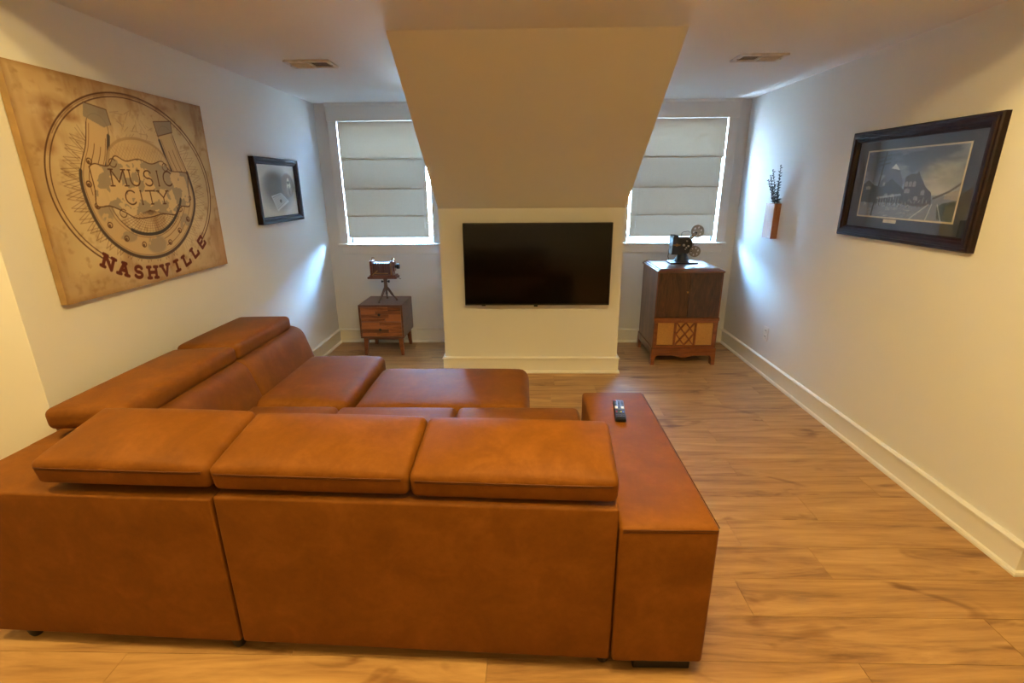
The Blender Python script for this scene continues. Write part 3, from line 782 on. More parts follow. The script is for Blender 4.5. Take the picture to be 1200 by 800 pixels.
# ------------------------------------------------------------------ film projector
pj = thing('film_projector', (1.40, 4.43, 0.838), 'vintage black film projector with two spoked metal reels on top of the radio console', 'projector')
def pm(name, mat, f, smooth=False, parent=pj):
    q = MB(); f(q); return q.build(name, mat, parent, smooth=smooth)
YP = 4.44
def holed_disc(name, c, r, y0, y1, holes, hr, hrad, mat, parent):
    cu = bpy.data.curves.new(name, 'CURVE'); cu.dimensions = '2D'; cu.fill_mode = 'BOTH'
    def circ(x, y, rr, n):
        s = cu.splines.new('POLY'); s.points.add(n-1); s.use_cyclic_u = True
        for i in range(n): a_ = 2*math.pi*i/n; s.points[i].co = (x+rr*math.cos(a_), y+rr*math.sin(a_), 0, 1)
    circ(0, 0, r, 40)
    for i in range(holes): a_ = 2*math.pi*(i+0.25)/holes; circ(hrad*math.cos(a_), hrad*math.sin(a_), hr, 14)
    cu.extrude = (y1-y0)/2
    tmp = bpy.data.objects.new('tmp', cu); COL.objects.link(tmp); bpy.context.view_layer.update()
    me = bpy.data.meshes.new_from_object(tmp.evaluated_get(bpy.context.evaluated_depsgraph_get()))
    bpy.data.objects.remove(tmp); bpy.data.curves.remove(cu)
    mt = Matrix.Translation(Vector((c[0], (y0+y1)/2, c[1]))-parent_loc(parent)) @ Matrix.Rotation(math.radians(90), 4, 'X')
    me.transform(mt); me.materials.clear(); me.materials.append(MAT[mat]); me.name = name
    o = bpy.data.objects.new(name, me); COL.objects.link(o); o.parent = parent; return o
pm('base', 'satin_black', lambda q: (q.box(1.290, 1.530, YP-0.075, YP+0.075, 0.838, 0.852, 0.004),))
pm('pedestal', 'satin_black', lambda q: (q.tube([(1.405, YP, 0.850), (1.405, YP, 0.880), (1.405, YP, 0.915), (1.400, YP, 0.935)], [0.064, 0.060, 0.040, 0.030], 20),), smooth='auto')
pm('lamp_house', 'satin_black', lambda q: (q.prism([(1.298, 0.918), (1.372, 0.918), (1.380, 0.95), (1.380, 1.058), (1.352, 1.062), (1.340, 1.082), (1.308, 1.082), (1.300, 1.062)], 'y', YP-0.055, YP+0.055),))
pm('gear_case', 'satin_black', lambda q: (q.prism([(1.372, 0.935), (1.440, 0.925), (1.470, 0.975), (1.468, 1.03), (1.452, 1.062), (1.38, 1.062)], 'y', YP-0.050, YP+0.045),))
pm('upper_arm', 'satin_black', lambda q: (q.prism([(1.425, 1.040), (1.445, 1.028), (1.518, 1.105), (1.505, 1.125)], 'y', YP-0.040, YP-0.018),))
pm('lower_arm', 'satin_black', lambda q: (q.prism([(1.425, 0.975), (1.430, 0.945), (1.500, 0.932), (1.500, 0.955)], 'y', YP-0.040, YP-0.018),))
pm('lens_barrel', 'steel', lambda q: (q.tube([(1.466, YP-0.01, 1.005), (1.492, YP-0.01, 1.005)], [0.016, 0.018], 16),), smooth='auto')
for nm, c, r in (('upper_reel', (1.502, 1.118), 0.053), ('lower_reel', (1.494, 0.946), 0.048)):
    f1 = holed_disc(nm, c, r, YP-0.066, YP-0.0635, 6, r*0.20, r*0.62, 'reel', pj)
    f2 = holed_disc('reel_flange', c, r, YP-0.046, YP-0.0435, 6, r*0.20, r*0.62, 'reel', f1)
    q = MB(); q.tube([(c[0], YP-0.068, c[1]), (c[0], YP-0.040, c[1])], r*0.26, 18); q.build('hub', 'reel', f1, smooth='auto')
pm('reel_spindle', 'black', lambda q: (q.box(1.478, 1.494, YP-0.076, YP-0.066, 1.100, 1.112, 0.002),))
pm('carrying_hoop', 'black', lambda q: (q.tube([(1.384, YP, 1.058), (1.386, YP, 1.098), (1.398, YP, 1.108), (1.440, YP, 1.114), (1.456, YP, 1.104)], 0.0022, 6),))
pm('name_band', 'brass', lambda q: (q.box(1.304, 1.366, YP-0.058, YP-0.054, 0.996, 1.006, 0.001), q.tube([(1.335, YP-0.057, 1.001), (1.335, YP-0.060, 1.001)], [0.013, 0.012], 12)))
for kx, kz, kr in ((1.396, 1.000, 0.010), (1.436, 0.992, 0.008), (1.420, 0.978, 0.006), (1.412, 0.965, 0.005), (1.446, 1.060, 0.006), (1.458, 1.072, 0.005), (1.420, 1.035, 0.006)):
    pm('control_knob', 'steel', lambda q: q.tube([(kx, YP-0.044 if kz < 1.05 else YP-0.036, kz), (kx, YP-0.062, kz)], kr, 12))
pm('power_cord', 'black', lambda q: (q.tube([(1.300, YP-0.02, 0.99), (1.278, YP-0.03, 0.96), (1.272, YP-0.04, 0.90), (1.282, YP-0.05, 0.862), (1.300, YP-0.062, 0.8565), (1.330, YP-0.055, 0.870), (1.350, YP-0.05, 0.8565)], 0.003, 6),), smooth=True)

# ------------------------------------------------------------------ printed pictures drawn in numpy on fine grids
def seg_d(U, V, p, q):
    px, py = p; qx, qy = q; dx, dy = qx-px, qy-py; L2 = dx*dx+dy*dy+1e-12
    t = np.clip(((U-px)*dx+(V-py)*dy)/L2, 0, 1)
    return np.hypot(U-px-t*dx, V-py-t*dy)
class Paint:
    def __init__(s, w, h, nx, ny, base):
        s.w, s.h, s.nx, s.ny = w, h, nx, ny
        s.U, s.V = np.meshgrid(np.linspace(0, w, nx), np.linspace(0, h, ny)); s.px = w/nx
        s.C = np.empty((ny, nx, 3)); s.C[:] = base
    def blend(s, mask, col): s.C += (np.array(col, float)-s.C)*np.clip(mask, 0, 1)[..., None]
    def win(s, pts, pad):
        xs_ = [p[0] for p in pts]; ys_ = [p[1] for p in pts]
        i0 = max(0, int((min(xs_)-pad)/s.w*(s.nx-1))); i1 = min(s.nx, int((max(xs_)+pad)/s.w*(s.nx-1))+2)
        j0 = max(0, int((min(ys_)-pad)/s.h*(s.ny-1))); j1 = min(s.ny, int((max(ys_)+pad)/s.h*(s.ny-1))+2)
        return (slice(j0, j1), slice(i0, i1)) if i1 > i0 and j1 > j0 else None
    def line(s, pts, w, col, a=1.0, closed=False):
        if closed: pts = list(pts)+[pts[0]]
        W_ = s.win(pts, w+2*s.px)
        if W_ is None: return
        U, V = s.U[W_], s.V[W_]; d = np.full(U.shape, 9.0)
        for p, q in zip(pts[:-1], pts[1:]): d = np.minimum(d, seg_d(U, V, p, q))
        m = np.clip((w/2-d)/s.px+0.5, 0, 1)*a
        s.C[W_] += (np.array(col, float)-s.C[W_])*m[..., None]
    def poly(s, pts, col, a=1.0, soft=None):
        W_ = s.win(pts, 2*s.px)
        if W_ is None: return
        U, V = s.U[W_], s.V[W_]; ins = np.zeros(U.shape, bool); n = len(pts)
        for i in range(n):
            (x1, y1_), (x2, y2) = pts[i], pts[(i+1) % n]
            c = ((y1_ > V) != (y2 > V)) & (U < (x2-x1)*(V-y1_)/((y2-y1_)+1e-12)+x1); ins ^= c
        s.C[W_] += (np.array(col, float)-s.C[W_])*(ins*a)[..., None]
    def ell(s, c, rx, ry, col, a=1.0, soft=0.1):
        d = np.hypot((s.U-c[0])/rx, (s.V-c[1])/ry); s.blend(np.clip((1-d)/soft+0.5, 0, 1)*a, col)
    def noise(s, fx, fy, oct=4, seed=0):
        r = np.random.default_rng(seed); out_ = np.zeros(s.U.shape); amp = 1; tot = 0
        for o in range(oct):
            gx, gy = int(fx*2**o)+2, int(fy*2**o)+2; g = r.random((gy+1, gx+1))
            x = s.U/s.w*(gx-1); y = s.V/s.h*(gy-1); ix = np.minimum(x.astype(int), gx-1); iy = np.minimum(y.astype(int), gy-1)
            fx_, fy_ = x-ix, y-iy; fx_ = fx_*fx_*(3-2*fx_); fy_ = fy_*fy_*(3-2*fy_)
            v = (g[iy, ix]*(1-fx_)+g[iy, ix+1]*fx_)*(1-fy_)+(g[iy+1, ix]*(1-fx_)+g[iy+1, ix+1]*fx_)*fy_
            out_ += v*amp; tot += amp; amp *= 0.55
        return out_/tot
    def mesh(s, name, mat, P, parent, off):
        """P(u,v) -> world xyz arrays"""
        X_, Y_, Z_ = P(s.U, s.V); co = np.stack([X_-off[0], Y_-off[1], Z_-off[2]], -1).reshape(-1, 3)
        nx, ny = s.nx, s.ny; a_ = (np.arange(ny-1)[:, None]*nx+np.arange(nx-1)[None]).ravel()
        f = np.stack([a_, a_+1, a_+nx+1, a_+nx], -1)
        me = bpy.data.meshes.new(name); me.vertices.add(len(co)); me.vertices.foreach_set('co', co.astype('f').ravel())
        me.loops.add(f.size); me.loops.foreach_set('vertex_index', f.astype('i').ravel()); me.polygons.add(len(f))
        me.polygons.foreach_set('loop_start', np.arange(0, f.size, 4, dtype='i'))
        me.update(calc_edges=True)
        c = np.clip(s.C, 0, 255)/255; lin = np.where(c <= 0.04045, c/12.92, ((c+0.055)/1.055)**2.4)
        at = me.color_attributes.new('Col', 'FLOAT_COLOR', 'POINT')
        at.data.foreach_set('color', np.concatenate([lin, np.ones(lin.shape[:2]+(1,))], -1).astype('f').ravel())
        me.materials.append(MAT[mat]); o = bpy.data.objects.new(name, me); COL.objects.link(o); o.parent = parent; return o

A5 = lambda cx, cy_, rx, ry, a0, a1, n=12: arc(cx, cy_, rx, ry, a0, a1, n)
GLY = {
 'M': [[(0, 0), (0.06, 1), (0.5, 0.22), (0.94, 1), (1, 0)]],
 'U': [[(0, 1), (0, 0.4)]+A5(0.5, 0.38, 0.5, 0.38, 180, 360)+[(1, 1)]],
 'S': [A5(0.5, 0.74, 0.42, 0.26, 25, 270)+A5(0.5, 0.25, 0.46, 0.25, 90, -155)],
 'I': [[(0.5, 0), (0.5, 1)]],
 'C': [A5(0.52, 0.5, 0.52, 0.5, 45, 315, 20)],
 'T': [[(0, 1), (1, 1)], [(0.5, 1), (0.5, 0)]],
 'Y': [[(0, 1), (0.5, 0.48), (1, 1)], [(0.5, 0.48), (0.5, 0)]],
 'N': [[(0, 0), (0, 1), (1, 0), (1, 1)]],
 'A': [[(0, 0), (0.5, 1), (1, 0)], [(0.2, 0.36), (0.8, 0.36)]],
 'H': [[(0, 0), (0, 1)], [(1, 0), (1, 1)], [(0, 0.5), (1, 0.5)]],
 'V': [[(0, 1), (0.5, 0), (1, 1)]],
 'L': [[(0, 1), (0, 0), (0.95, 0), (0.95, 0.25)]],
 'E': [[(0.9, 0.8), (0.9, 1), (0, 1), (0, 0), (0.95, 0), (0.95, 0.22)], [(0, 0.52), (0.6, 0.52)]],
}
SERIF = {'M': [(0, 0), (0.06, 1), (0.94, 1), (1, 0)], 'U': [(0, 1), (1, 1)], 'I': [(0.5, 0), (0.5, 1)], 'T': [(0.5, 0)], 'Y': [(0, 1), (1, 1), (0.5, 0)],
         'N': [(0, 0), (0, 1), (1, 1)], 'A': [(0, 0), (1, 0), (0.5, 1)], 'H': [(0, 0), (0, 1), (1, 0), (1, 1)], 'V': [(0, 1), (1, 1)], 'L': [(0, 1)], 'C': [], 'S': [], 'E': []}
def glyph(P, ch, T, w, col, serif, a=1.0):
    for st in GLY[ch]: P.line([T(*p) for p in st], w, col, a)
    for (x, y) in SERIF[ch]: P.line([T(x-serif, y), T(x+serif, y)], w*0.9, col, a)
# big canvas on the left wall -------------------------------------------------
cvy0, cvz0, cvw, cvh = 1.900, 1.055, 1.125, 0.887
cvx = XL+0.032
cv = thing('wall_canvas', (XL, cvy0+cvw/2, cvz0), 'large tan parchment canvas printed with a horseshoe and MUSIC CITY NASHVILLE on the left wall', 'wall art')
q = MB(); q.box(XL+0.002, cvx-0.0004, cvy0, cvy0+cvw, cvz0, cvz0+cvh, 0.003)
q.build('stretched_sides', plain('canvas_side', (178, 146, 98), 0.8, noise=0.25, scale=9), cv)
P = Paint(cvw, cvh, 450, 356, (198, 176, 132))
n1 = P.noise(5, 5, 5, 1); n2 = P.noise(14, 3, 5, 2); n3 = P.noise(30, 26, 3, 3); n4 = P.noise(3, 3, 4, 4)
P.blend((n1-0.42)*1.5, (172, 144, 96)); P.blend((n2-0.56)*3.2, (142, 108, 68)); P.blend((n3-0.58)*2.4, (138, 106, 68)); P.blend((0.45-n4)*1.8, (216, 192, 150))
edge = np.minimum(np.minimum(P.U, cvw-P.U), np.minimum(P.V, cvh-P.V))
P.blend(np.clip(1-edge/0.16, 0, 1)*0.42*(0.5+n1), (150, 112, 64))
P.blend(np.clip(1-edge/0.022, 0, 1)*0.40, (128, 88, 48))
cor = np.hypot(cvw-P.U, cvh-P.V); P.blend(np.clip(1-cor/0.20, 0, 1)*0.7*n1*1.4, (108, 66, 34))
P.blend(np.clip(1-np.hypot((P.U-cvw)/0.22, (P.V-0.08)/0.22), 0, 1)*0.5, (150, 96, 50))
for (x, y, a_, b_) in ((0.17, 0.77, 0.09, 0.03), (0.10, 0.60, 0.05, 0.03), (0.25, 0.72, 0.06, 0.02), (0.12, 0.70, 0.03, 0.05), (0.80, 0.83, 0.07, 0.02)):
    d = np.hypot((P.U-x)/a_, (P.V-y)/b_); P.blend(np.clip(1.2-d, 0, 1)*0.75*n3, (112, 62, 26))
# pale disc
P.blend(np.clip((1-np.hypot((P.U-0.566)/0.50, (P.V-0.455)/0.39))*4, 0, 1)*0.28, (214, 190, 144))
INK = (82, 50, 30); DK = (58, 54, 54); GR = (134, 122, 102); RED = (88, 34, 18)
# hand-scratched cross hatching around the shoe
rr = random.Random(5)
def hatch(a0, a1, rin, rout, n, alpha):
    pts = []
    for i in range(n):
        t = math.radians(a0+(a1-a0)*i/(n-1)); r_ = (rin if i % 2 else rout)+rr.uniform(-0.008, 0.008)
        pts.append((0.566+0.51*r_*math.cos(t), 0.445+0.40*r_*math.sin(t)))
    P.line(pts, 0.0020, INK, alpha)
for ph_ in (0.0, 2.4):
    hatch(134+ph_, 288+ph_, 0.71, 0.87, 38, 0.62)
    hatch(-62+ph_, 36+ph_, 0.73, 0.88, 26, 0.34)
hatch(136, 286, 0.66, 0.80, 36, 0.5)
for i in range(34):
    x = rr.uniform(0.43, 0.72); y = rr.uniform(0.66, 0.79); P.line([(x, y), (x+rr.uniform(-0.05, 0.05), y+rr.uniform(-0.05, 0.05))], 0.0022, INK, 0.35)
# outer double ring, open at the bottom for the lettering
for sc_, w in ((1.0, 0.0068), (0.960, 0.0048)):
    P.line([(0.566+0.51*sc_*math.cos(math.radians(t)), 0.455+0.402*sc_*math.sin(math.radians(t))) for t in np.linspace(-50, 232, 110)], w, INK, 0.95)
P.line([(0.566+0.51*0.982*math.cos(math.radians(t)), 0.455+0.402*0.982*math.sin(math.radians(t))) for t in np.linspace(60, 150, 40)], 0.003, INK, 0.5)
# horseshoe
spine = smooth_pts([(0.362, 0.695), (0.330, 0.60), (0.268, 0.47), (0.300, 0.31), (0.395, 0.215), (0.520, 0.178), (0.655, 0.192), (0.775, 0.262), (0.862, 0.38), (0.850, 0.50), (0.812, 0.60), (0.786, 0.690)], 10)
P.line(spine, 0.116, (60, 48, 40), 0.55); P.line(spine, 0.108, (200, 172, 124), 0.95)
P.line(spine, 0.106, (190, 160, 112), 0.5)
def offs_path(path, d):
    o = []
    for i, p in enumerate(path):
        a_, b_ = path[max(i-1, 0)], path[min(i+1, len(path)-1)]; dx, dy = b_[0]-a_[0], b_[1]-a_[1]; l = math.hypot(dx, dy)+1e-9
        o.append((p[0]-dy/l*d, p[1]+dx/l*d))
    return o
inn = offs_path(spine, 0.055); outp = offs_path(spine, -0.057)
P.line(outp[18:92], 0.016, DK, 0.85); P.line(outp, 0.004, INK, 0.9)
P.line(inn[2:26], 0.017, DK, 0.85); P.line(inn[40:80], 0.015, DK, 0.85); P.line(inn[94:], 0.014, DK, 0.85); P.line(inn, 0.003, INK, 0.8)
P.line(offs_path(spine, 0.040)[4:], 0.0026, INK, 0.7); P.line(offs_path(spine, -0.044), 0.0026, INK, 0.7)
P.line(offs_path(spine, 0.018)[58:84], 0.003, INK, 0.7); P.line(offs_path(spine, -0.018)[58:84], 0.003, INK, 0.7)
for lo, hi in ((8, 24), (92, 104)):
    P.line(offs_path(spine, 0.016)[lo:hi], 0.0032, INK, 0.85); P.line(offs_path(spine, -0.016)[lo:hi], 0.0032, INK, 0.85)
# worn caps of the shoe
P.poly([(0.300, 0.735), (0.318, 0.790), (0.432, 0.776), (0.440, 0.715), (0.398, 0.700)], GR, 0.85)
P.poly([(0.716, 0.760), (0.728, 0.694), (0.842, 0.722), (0.846, 0.776)], GR, 0.85)
P.line([(0.716, 0.760), (0.728, 0.694), (0.842, 0.722), (0.846, 0.776), (0.716, 0.760)], 0.004, INK, 0.85)
P.line([(0.318, 0.790), (0.432, 0.776), (0.440, 0.715)], 0.004, INK, 0.8)
nw = P.noise(22, 18, 4, 12)
for (gx, gy, ga, gb) in ((0.566, 0.180, 0.075, 0.05), (0.80, 0.275, 0.06, 0.05), (0.30, 0.36, 0.05, 0.06), (0.40, 0.235, 0.06, 0.03), (0.86, 0.43, 0.04, 0.06)):
    P.blend(np.clip((1-np.hypot((P.U-gx)/ga, (P.V-gy)/gb))*4, 0, 1)*(nw > 0.46)*0.6, GR)
# nails
for (x, y) in ((0.275, 0.557), (0.246, 0.465), (0.262, 0.375), (0.304, 0.292), (0.380, 0.226), (0.479, 0.188), (0.660, 0.18), (0.750, 0.232), (0.834, 0.285), (0.880, 0.394), (0.872, 0.47)):
    P.line([(x+0.013*math.cos(t), y+0.012*math.sin(t)) for t in np.linspace(0, 6.28, 14)], 0.0045, INK, 0.95); P.ell((x-0.003, y-0.003), 0.007, 0.007, INK, 0.8, 0.3)
# plaque behind the words
arch_p = arc(0.566, 0.545, 0.200, 0.125, 0, 180, 20)
P.poly(arch_p, (196, 166, 116), 0.75); P.line(arch_p, 0.012, (160, 132, 92), 0.75)
for i in range(16):
    x = 0.40+0.02*i; P.line([(x, 0.56), (x+0.06, 0.64)], 0.0016, INK, 0.25); P.line([(x+0.04, 0.56), (x-0.02, 0.63)], 0.0016, INK, 0.25)
ban = smooth_pts([(0.268, 0.535), (0.300, 0.548), (0.370, 0.542), (0.420, 0.585), (0.480, 0.566), (0.560, 0.578), (0.640, 0.560), (0.720, 0.575), (0.770, 0.532), (0.860, 0.528), (0.900, 0.515), (0.885, 0.44), (0.872, 0.355), (0.800, 0.352), (0.745, 0.315), (0.650, 0.322), (0.566, 0.312), (0.470, 0.312), (0.400, 0.345), (0.330, 0.372), (0.262, 0.376), (0.270, 0.45), (0.268, 0.535)], 8)
P.poly(ban, (202, 174, 126), 0.95); 
nb = P.noise(16, 14, 4, 9); W_ = ((nb > 0.52).astype(float))
tmpC = P.C.copy(); P.poly(ban, GR, 0.72); keep = W_[..., None]; P.C = tmpC*(1-keep)+P.C*keep
P.line(ban, 0.0045, INK, 0.95)
for (x, y) in ((0.40, 0.555), (0.735, 0.548), (0.395, 0.338), (0.785, 0.345)):
    P.line([(x+0.020*math.cos(t), y+0.018*math.sin(t)) for t in np.linspace(0.6, 6.1, 14)], 0.004, INK, 0.95)
# fan of guilloche lines below the plaque
for i in range(22):
    t = math.radians(200+i*140/21); P.line([(0.566, 0.345), (0.566+0.205*math.cos(t), 0.345+0.120*math.sin(t))], 0.002, INK, 0.6)
for r_ in np.linspace(0.35, 1.0, 8): P.line([(0.566+0.205*r_*math.cos(math.radians(t)), 0.345+0.120*r_*math.sin(math.radians(t))) for t in range(200, 341, 7)], 0.0018, INK, 0.5)
P.line(inn[40:80], 0.015, DK, 0.85); P.line(ban[len(ban)//2:], 0.004, INK, 0.95)
# words
def word(txt, x0, x1, z0, z1, h, w, ser, widths):
    tot = sum(widths); gap = (x1-x0-tot)/(len(txt)-1); x = x0
    for ch, wd in zip(txt, widths):
        zb = z0+(z1-z0)*((x-x0)/(x1-x0)); glyph(P, ch, lambda u, v, x=x, wd=wd, zb=zb: (x+u*wd, zb+v*h), w, INK, ser); x += wd+gap
word('MUSIC', 0.372, 0.772, 0.458, 0.458, 0.070, 0.0066, 0.15, [0.082, 0.058, 0.056, 0.020, 0.066])
word('CITY', 0.430, 0.712, 0.375, 0.370, 0.062, 0.0066, 0.15, [0.066, 0.020, 0.062, 0.066])
txt = 'NASHVILLE'; angs = np.linspace(-128.5, -47.5, 9)
for ch, t in zip(txt, angs):
    t = math.radians(t); cx = 0.566+0.515*math.cos(t); cz = 0.455+0.408*math.sin(t)
    tx, tz = -0.515*math.sin(t), 0.408*math.cos(t); l = math.hypot(tx, tz); tx, tz = tx/l, tz/l; nx_, nz_ = -tz, tx
    wd = 0.022 if ch == 'I' else 0.046; hh_ = 0.052
    glyph(P, ch, lambda u, v: (cx+tx*(u-0.5)*wd+nx_*(v-0.5)*hh_, cz+tz*(u-0.5)*wd+nz_*(v-0.5)*hh_), 0.0165, RED, 0.24 if ch != 'I' else 0.7)
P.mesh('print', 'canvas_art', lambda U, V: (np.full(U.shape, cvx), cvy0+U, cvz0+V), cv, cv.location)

# small framed picture on the left wall ----------------------------------------
def frame(t, mat, sgn, xw, y0, y1, z0, z1, wd, dep, steps):
    """picture moulding on a wall at x=xw, facing sgn; four mitred sticks"""
    prof = steps
    n = len(prof)
    for side in range(4):
        q = MB(); vs = []
        for (ins, dp) in prof:
            a_ = {0: ((y0+ins, z0+ins), (y1-ins, z0+ins)), 1: ((y1-ins, z0+ins), (y1-ins, z1-ins)), 2: ((y1-ins, z1-ins), (y0+ins, z1-ins)), 3: ((y0+ins, z1-ins), (y0+ins, z0+ins))}[side]
            for (yv, zv) in a_: vs.append((xw+sgn*dp, yv, zv))
        fs = [tuple(2*i for i in range(n)), tuple(2*i+1 for i in reversed(range(n)))]+[(2*i, 2*((i+1) % n), 2*((i+1) % n)+1, 2*i+1) for i in range(n)]
        q.add(vs, fs); q.build('frame_side', mat, t)
sp_ = thing('framed_picture', (XL, 3.86, 1.25), 'small dark-framed grey picture with a white card on the left wall near the window', 'picture')
y0, y1, z0, z1 = 3.520, 4.200, 1.250, 1.706
frame(sp_, 'pic2', 1, XL, y0, y1, z0, z1, 0.06, 0.04, [(0, 0), (0, 0.036), (0.006, 0.041), (0.022, 0.040), (0.030, 0.030), (0.038, 0.030), (0.043, 0.022), (0.047, 0.020), (0.047, 0)])
w, h = y1-y0-0.084, z1-z0-0.084
P = Paint(w, h, 150, 96, (226, 220, 208)); nn = P.noise(5, 5, 4, 21)
d = np.hypot((P.U/w-0.50)/0.50, (P.V/h-0.50)/0.46); P.blend(np.clip((1.0-d)*2.0, 0, 1)*(0.70+0.3*nn), (112, 112, 112))
P.blend(np.clip((1-np.hypot((P.U/w-0.42)/0.32, (P.V/h-0.60)/0.30))*2.0, 0, 1)*0.55, (66, 66, 70))
P.blend(np.clip((1-np.hypot((P.U/w-0.78)/0.19, (P.V/h-0.60)/0.26))*5, 0, 1)*0.85, (142, 122, 104))
P.blend(np.clip((1-np.hypot((P.U/w-0.80)/0.10, (P.V/h-0.50)/0.16))*3, 0, 1)*0.6, (176, 156, 132))
P.ell((0.80*w, 0.70*h), 0.030*w, 0.05*h, (236, 222, 180), 0.95, 0.3); P.ell((0.805*w, 0.60*h), 0.055*w, 0.06*h, (226, 210, 168), 0.9, 0.3); P.ell((0.80*w, 0.655*h), 0.018*w, 0.035*h, (40, 34, 30), 0.95, 0.3)
P.line([(0.80*w, 0.58*h), (0.815*w, 0.42*h)], 0.010, (60, 52, 46), 0.9)
card = [(0.30*w, 0.40*h), (0.56*w, 0.46*h), (0.76*w, 0.28*h), (0.42*w, 0.10*h)]
P.poly(card, (226, 228, 226), 0.97)
for i in range(7):
    f_ = 0.10+i*0.12; a_ = (card[0][0]+(card[3][0]-card[0][0])*f_+0.012, card[0][1]+(card[3][1]-card[0][1])*f_); b_ = (card[1][0]+(card[2][0]-card[1][0])*f_-0.012, card[1][1]+(card[2][1]-card[1][1])*f_)
    P.line([a_, b_], 0.005 if i else 0.008, (120, 122, 126), 0.75)
P.ell((0.53*w, 0.30*h), 0.03*w, 0.035*h, (80, 80, 86), 0.8, 0.3)
P.mesh('print', 'art', lambda U, V: (np.full(U.shape, XL+0.014), y0+0.042+U, z0+0.042+V), sp_, sp_.location)
q = MB(); q.box(XL+0.0175, XL+0.0195, y0+0.044, y1-0.044, z0+0.044, z1-0.044); q.build('glazing', 'glazing', sp_)
q = MB(); q.box(XL+0.001, XL+0.012, y0+0.02, y1-0.02, z0+0.02, z1-0.02); q.build('backing', 'cream', sp_)

# framed street scene on the right wall ------------------------------------------
rp_ = thing('framed_picture', (XR, 2.72, 1.2), 'dark cherry framed night street scene with navy mat on the right wall', 'picture')
y0, y1, z0, z1 = 2.239, 3.200, 1.203, 1.782
frame(rp_, 'pic', -1, XR, y0, y1, z0, z1, 0.06, 0.04, [(0, 0), (0, 0.024), (0.006, 0.030), (0.016, 0.030), (0.020, 0.036), (0.034, 0.036), (0.044, 0.028), (0.048, 0.028), (0.056, 0.016), (0.060, 0.016), (0.060, 0)])
q = MB(); q.box(XR-0.011, XR-0.001, y0+0.02, y1-0.02, z0+0.02, z1-0.02); q.build('mat_board', 'mat_navy', rp_)
a0, a1, b0, b1 = 2.382, 3.052, 1.326, 1.668
q = MB()
for bx in ((a0-0.008, a1+0.008, b0-0.008, b0), (a0-0.008, a1+0.008, b1, b1+0.008), (a0-0.008, a0, b0, b1), (a1, a1+0.008, b0, b1)):
    q.box(XR-0.0125, XR-0.011, bx[0], bx[1], bx[2], bx[3])
q.build('mat_line', 'cream', rp_)
q = MB(); q.box(XR-0.0128, XR-0.011, 2.735, 2.830, 1.296, 1.314); q.build('title_plate', 'cream', rp_)
w, h = a1-a0, b1-b0
P = Paint(w, h, 250, 128, (104, 112, 124)); u, v = P.U/w, P.V/h
n1 = P.noise(4, 7, 5, 31); n2 = P.noise(9, 5, 5, 32)
P.blend(np.clip(1-v*1.1, 0, 1)*0.0, (0, 0, 0))
P.blend(np.clip((v-0.4)*1.6, 0, 1)*0.8, (58, 66, 84)); P.blend(np.clip((1-u*0.75)*(v-0.35)*2.2, 0, 1)*0.5, (44, 50, 66))
P.blend(np.clip((n1-0.5)*4, 0, 1)*(v > 0.3)*0.55, (134, 142, 148)); P.blend(np.clip((1-np.hypot((u-0.82)/0.30, (v-0.52)/0.35))*1.6, 0, 1)*0.55*(0.4+n1), (166, 164, 150))
P.blend((v < 0.34)*np.clip(0.5+n2, 0, 1)*0.8, (92, 98, 106))
def pp(pts, c, a=1.0): P.poly([(x*w, y*h) for x, y in pts], c, a)
def pl(pts, wd, c, a=1.0): P.line([(x*w, y*h) for x, y in pts], wd, c, a)
pp([(0.20, 0.34), (0.20, 0.52), (0.30, 0.74), (0.345, 0.80), (0.40, 0.70), (0.46, 0.52), (0.46, 0.34)], (78, 82, 92)); pp([(0.30, 0.73), (0.345, 0.80), (0.40, 0.70), (0.35, 0.72)], (190, 190, 182), 0.8)
pp([(0.22, 0.44), (0.33, 0.58), (0.48, 0.42), (0.48, 0.22), (0.22, 0.22)], (48, 50, 58))
pp([(0.48, 0.20), (0.48, 0.60), (0.53, 0.64), (0.58, 0.64), (0.60, 0.68), (0.62, 0.62), (0.70, 0.45), (0.76, 0.38), (0.78, 0.22), (0.70, 0.18)], (60, 58, 64))
pp([(0.0, 0.22), (0.0, 0.50), (0.06, 0.56), (0.14, 0.48), (0.22, 0.46), (0.22, 0.20)], (50, 56, 60))
for (x, y, a_, b_) in ((0.50, 0.50, 0.015, 0.04), (0.54, 0.50, 0.015, 0.04), (0.58, 0.50, 0.015, 0.04), (0.52, 0.40, 0.03, 0.035), (0.68, 0.38, 0.018, 0.035), (0.07, 0.44, 0.03, 0.03), (0.25, 0.50, 0.012, 0.03), (0.62, 0.30, 0.02, 0.03), (0.30, 0.33, 0.02, 0.03), (0.37, 0.33, 0.02, 0.03)):
    pp([(x-a_, y-b_), (x-a_, y+b_*0.6), (x, y+b_), (x+a_, y+b_*0.6), (x+a_, y-b_)], (168, 164, 150), 0.5)
pp([(0.20, 0.30), (0.46, 0.36), (0.47, 0.33), (0.20, 0.27)], (150, 152, 150), 0.7)
for x in np.linspace(0.22, 0.45, 9): pl([(x, 0.18), (x, 0.31)], 0.004, (158, 158, 154), 0.6)
for i in range(60):
    x, y = rr.uniform(0.05, 0.78), rr.uniform(0.16, 0.28); pl([(x, y), (x+rr.uniform(-0.02, 0.02), y+0.03)], 0.006, rr.choice([(44, 44, 50), (140, 140, 136), (84, 66, 60)]), 0.6)
pp([(0.86, 0.02), (0.84, 0.18), (0.88, 0.24), (1.0, 0.28), (1.0, 0.0)], (46, 56, 52), 0.9); pp([(0.88, 0.30), (0.90, 0.38), (1.0, 0.42), (1.0, 0.28)], (126, 118, 108), 0.8)
pl([(0.79, 0.30), (0.92, 0.40), (1.0, 0.50)], 0.010, (52, 52, 58), 0.8)
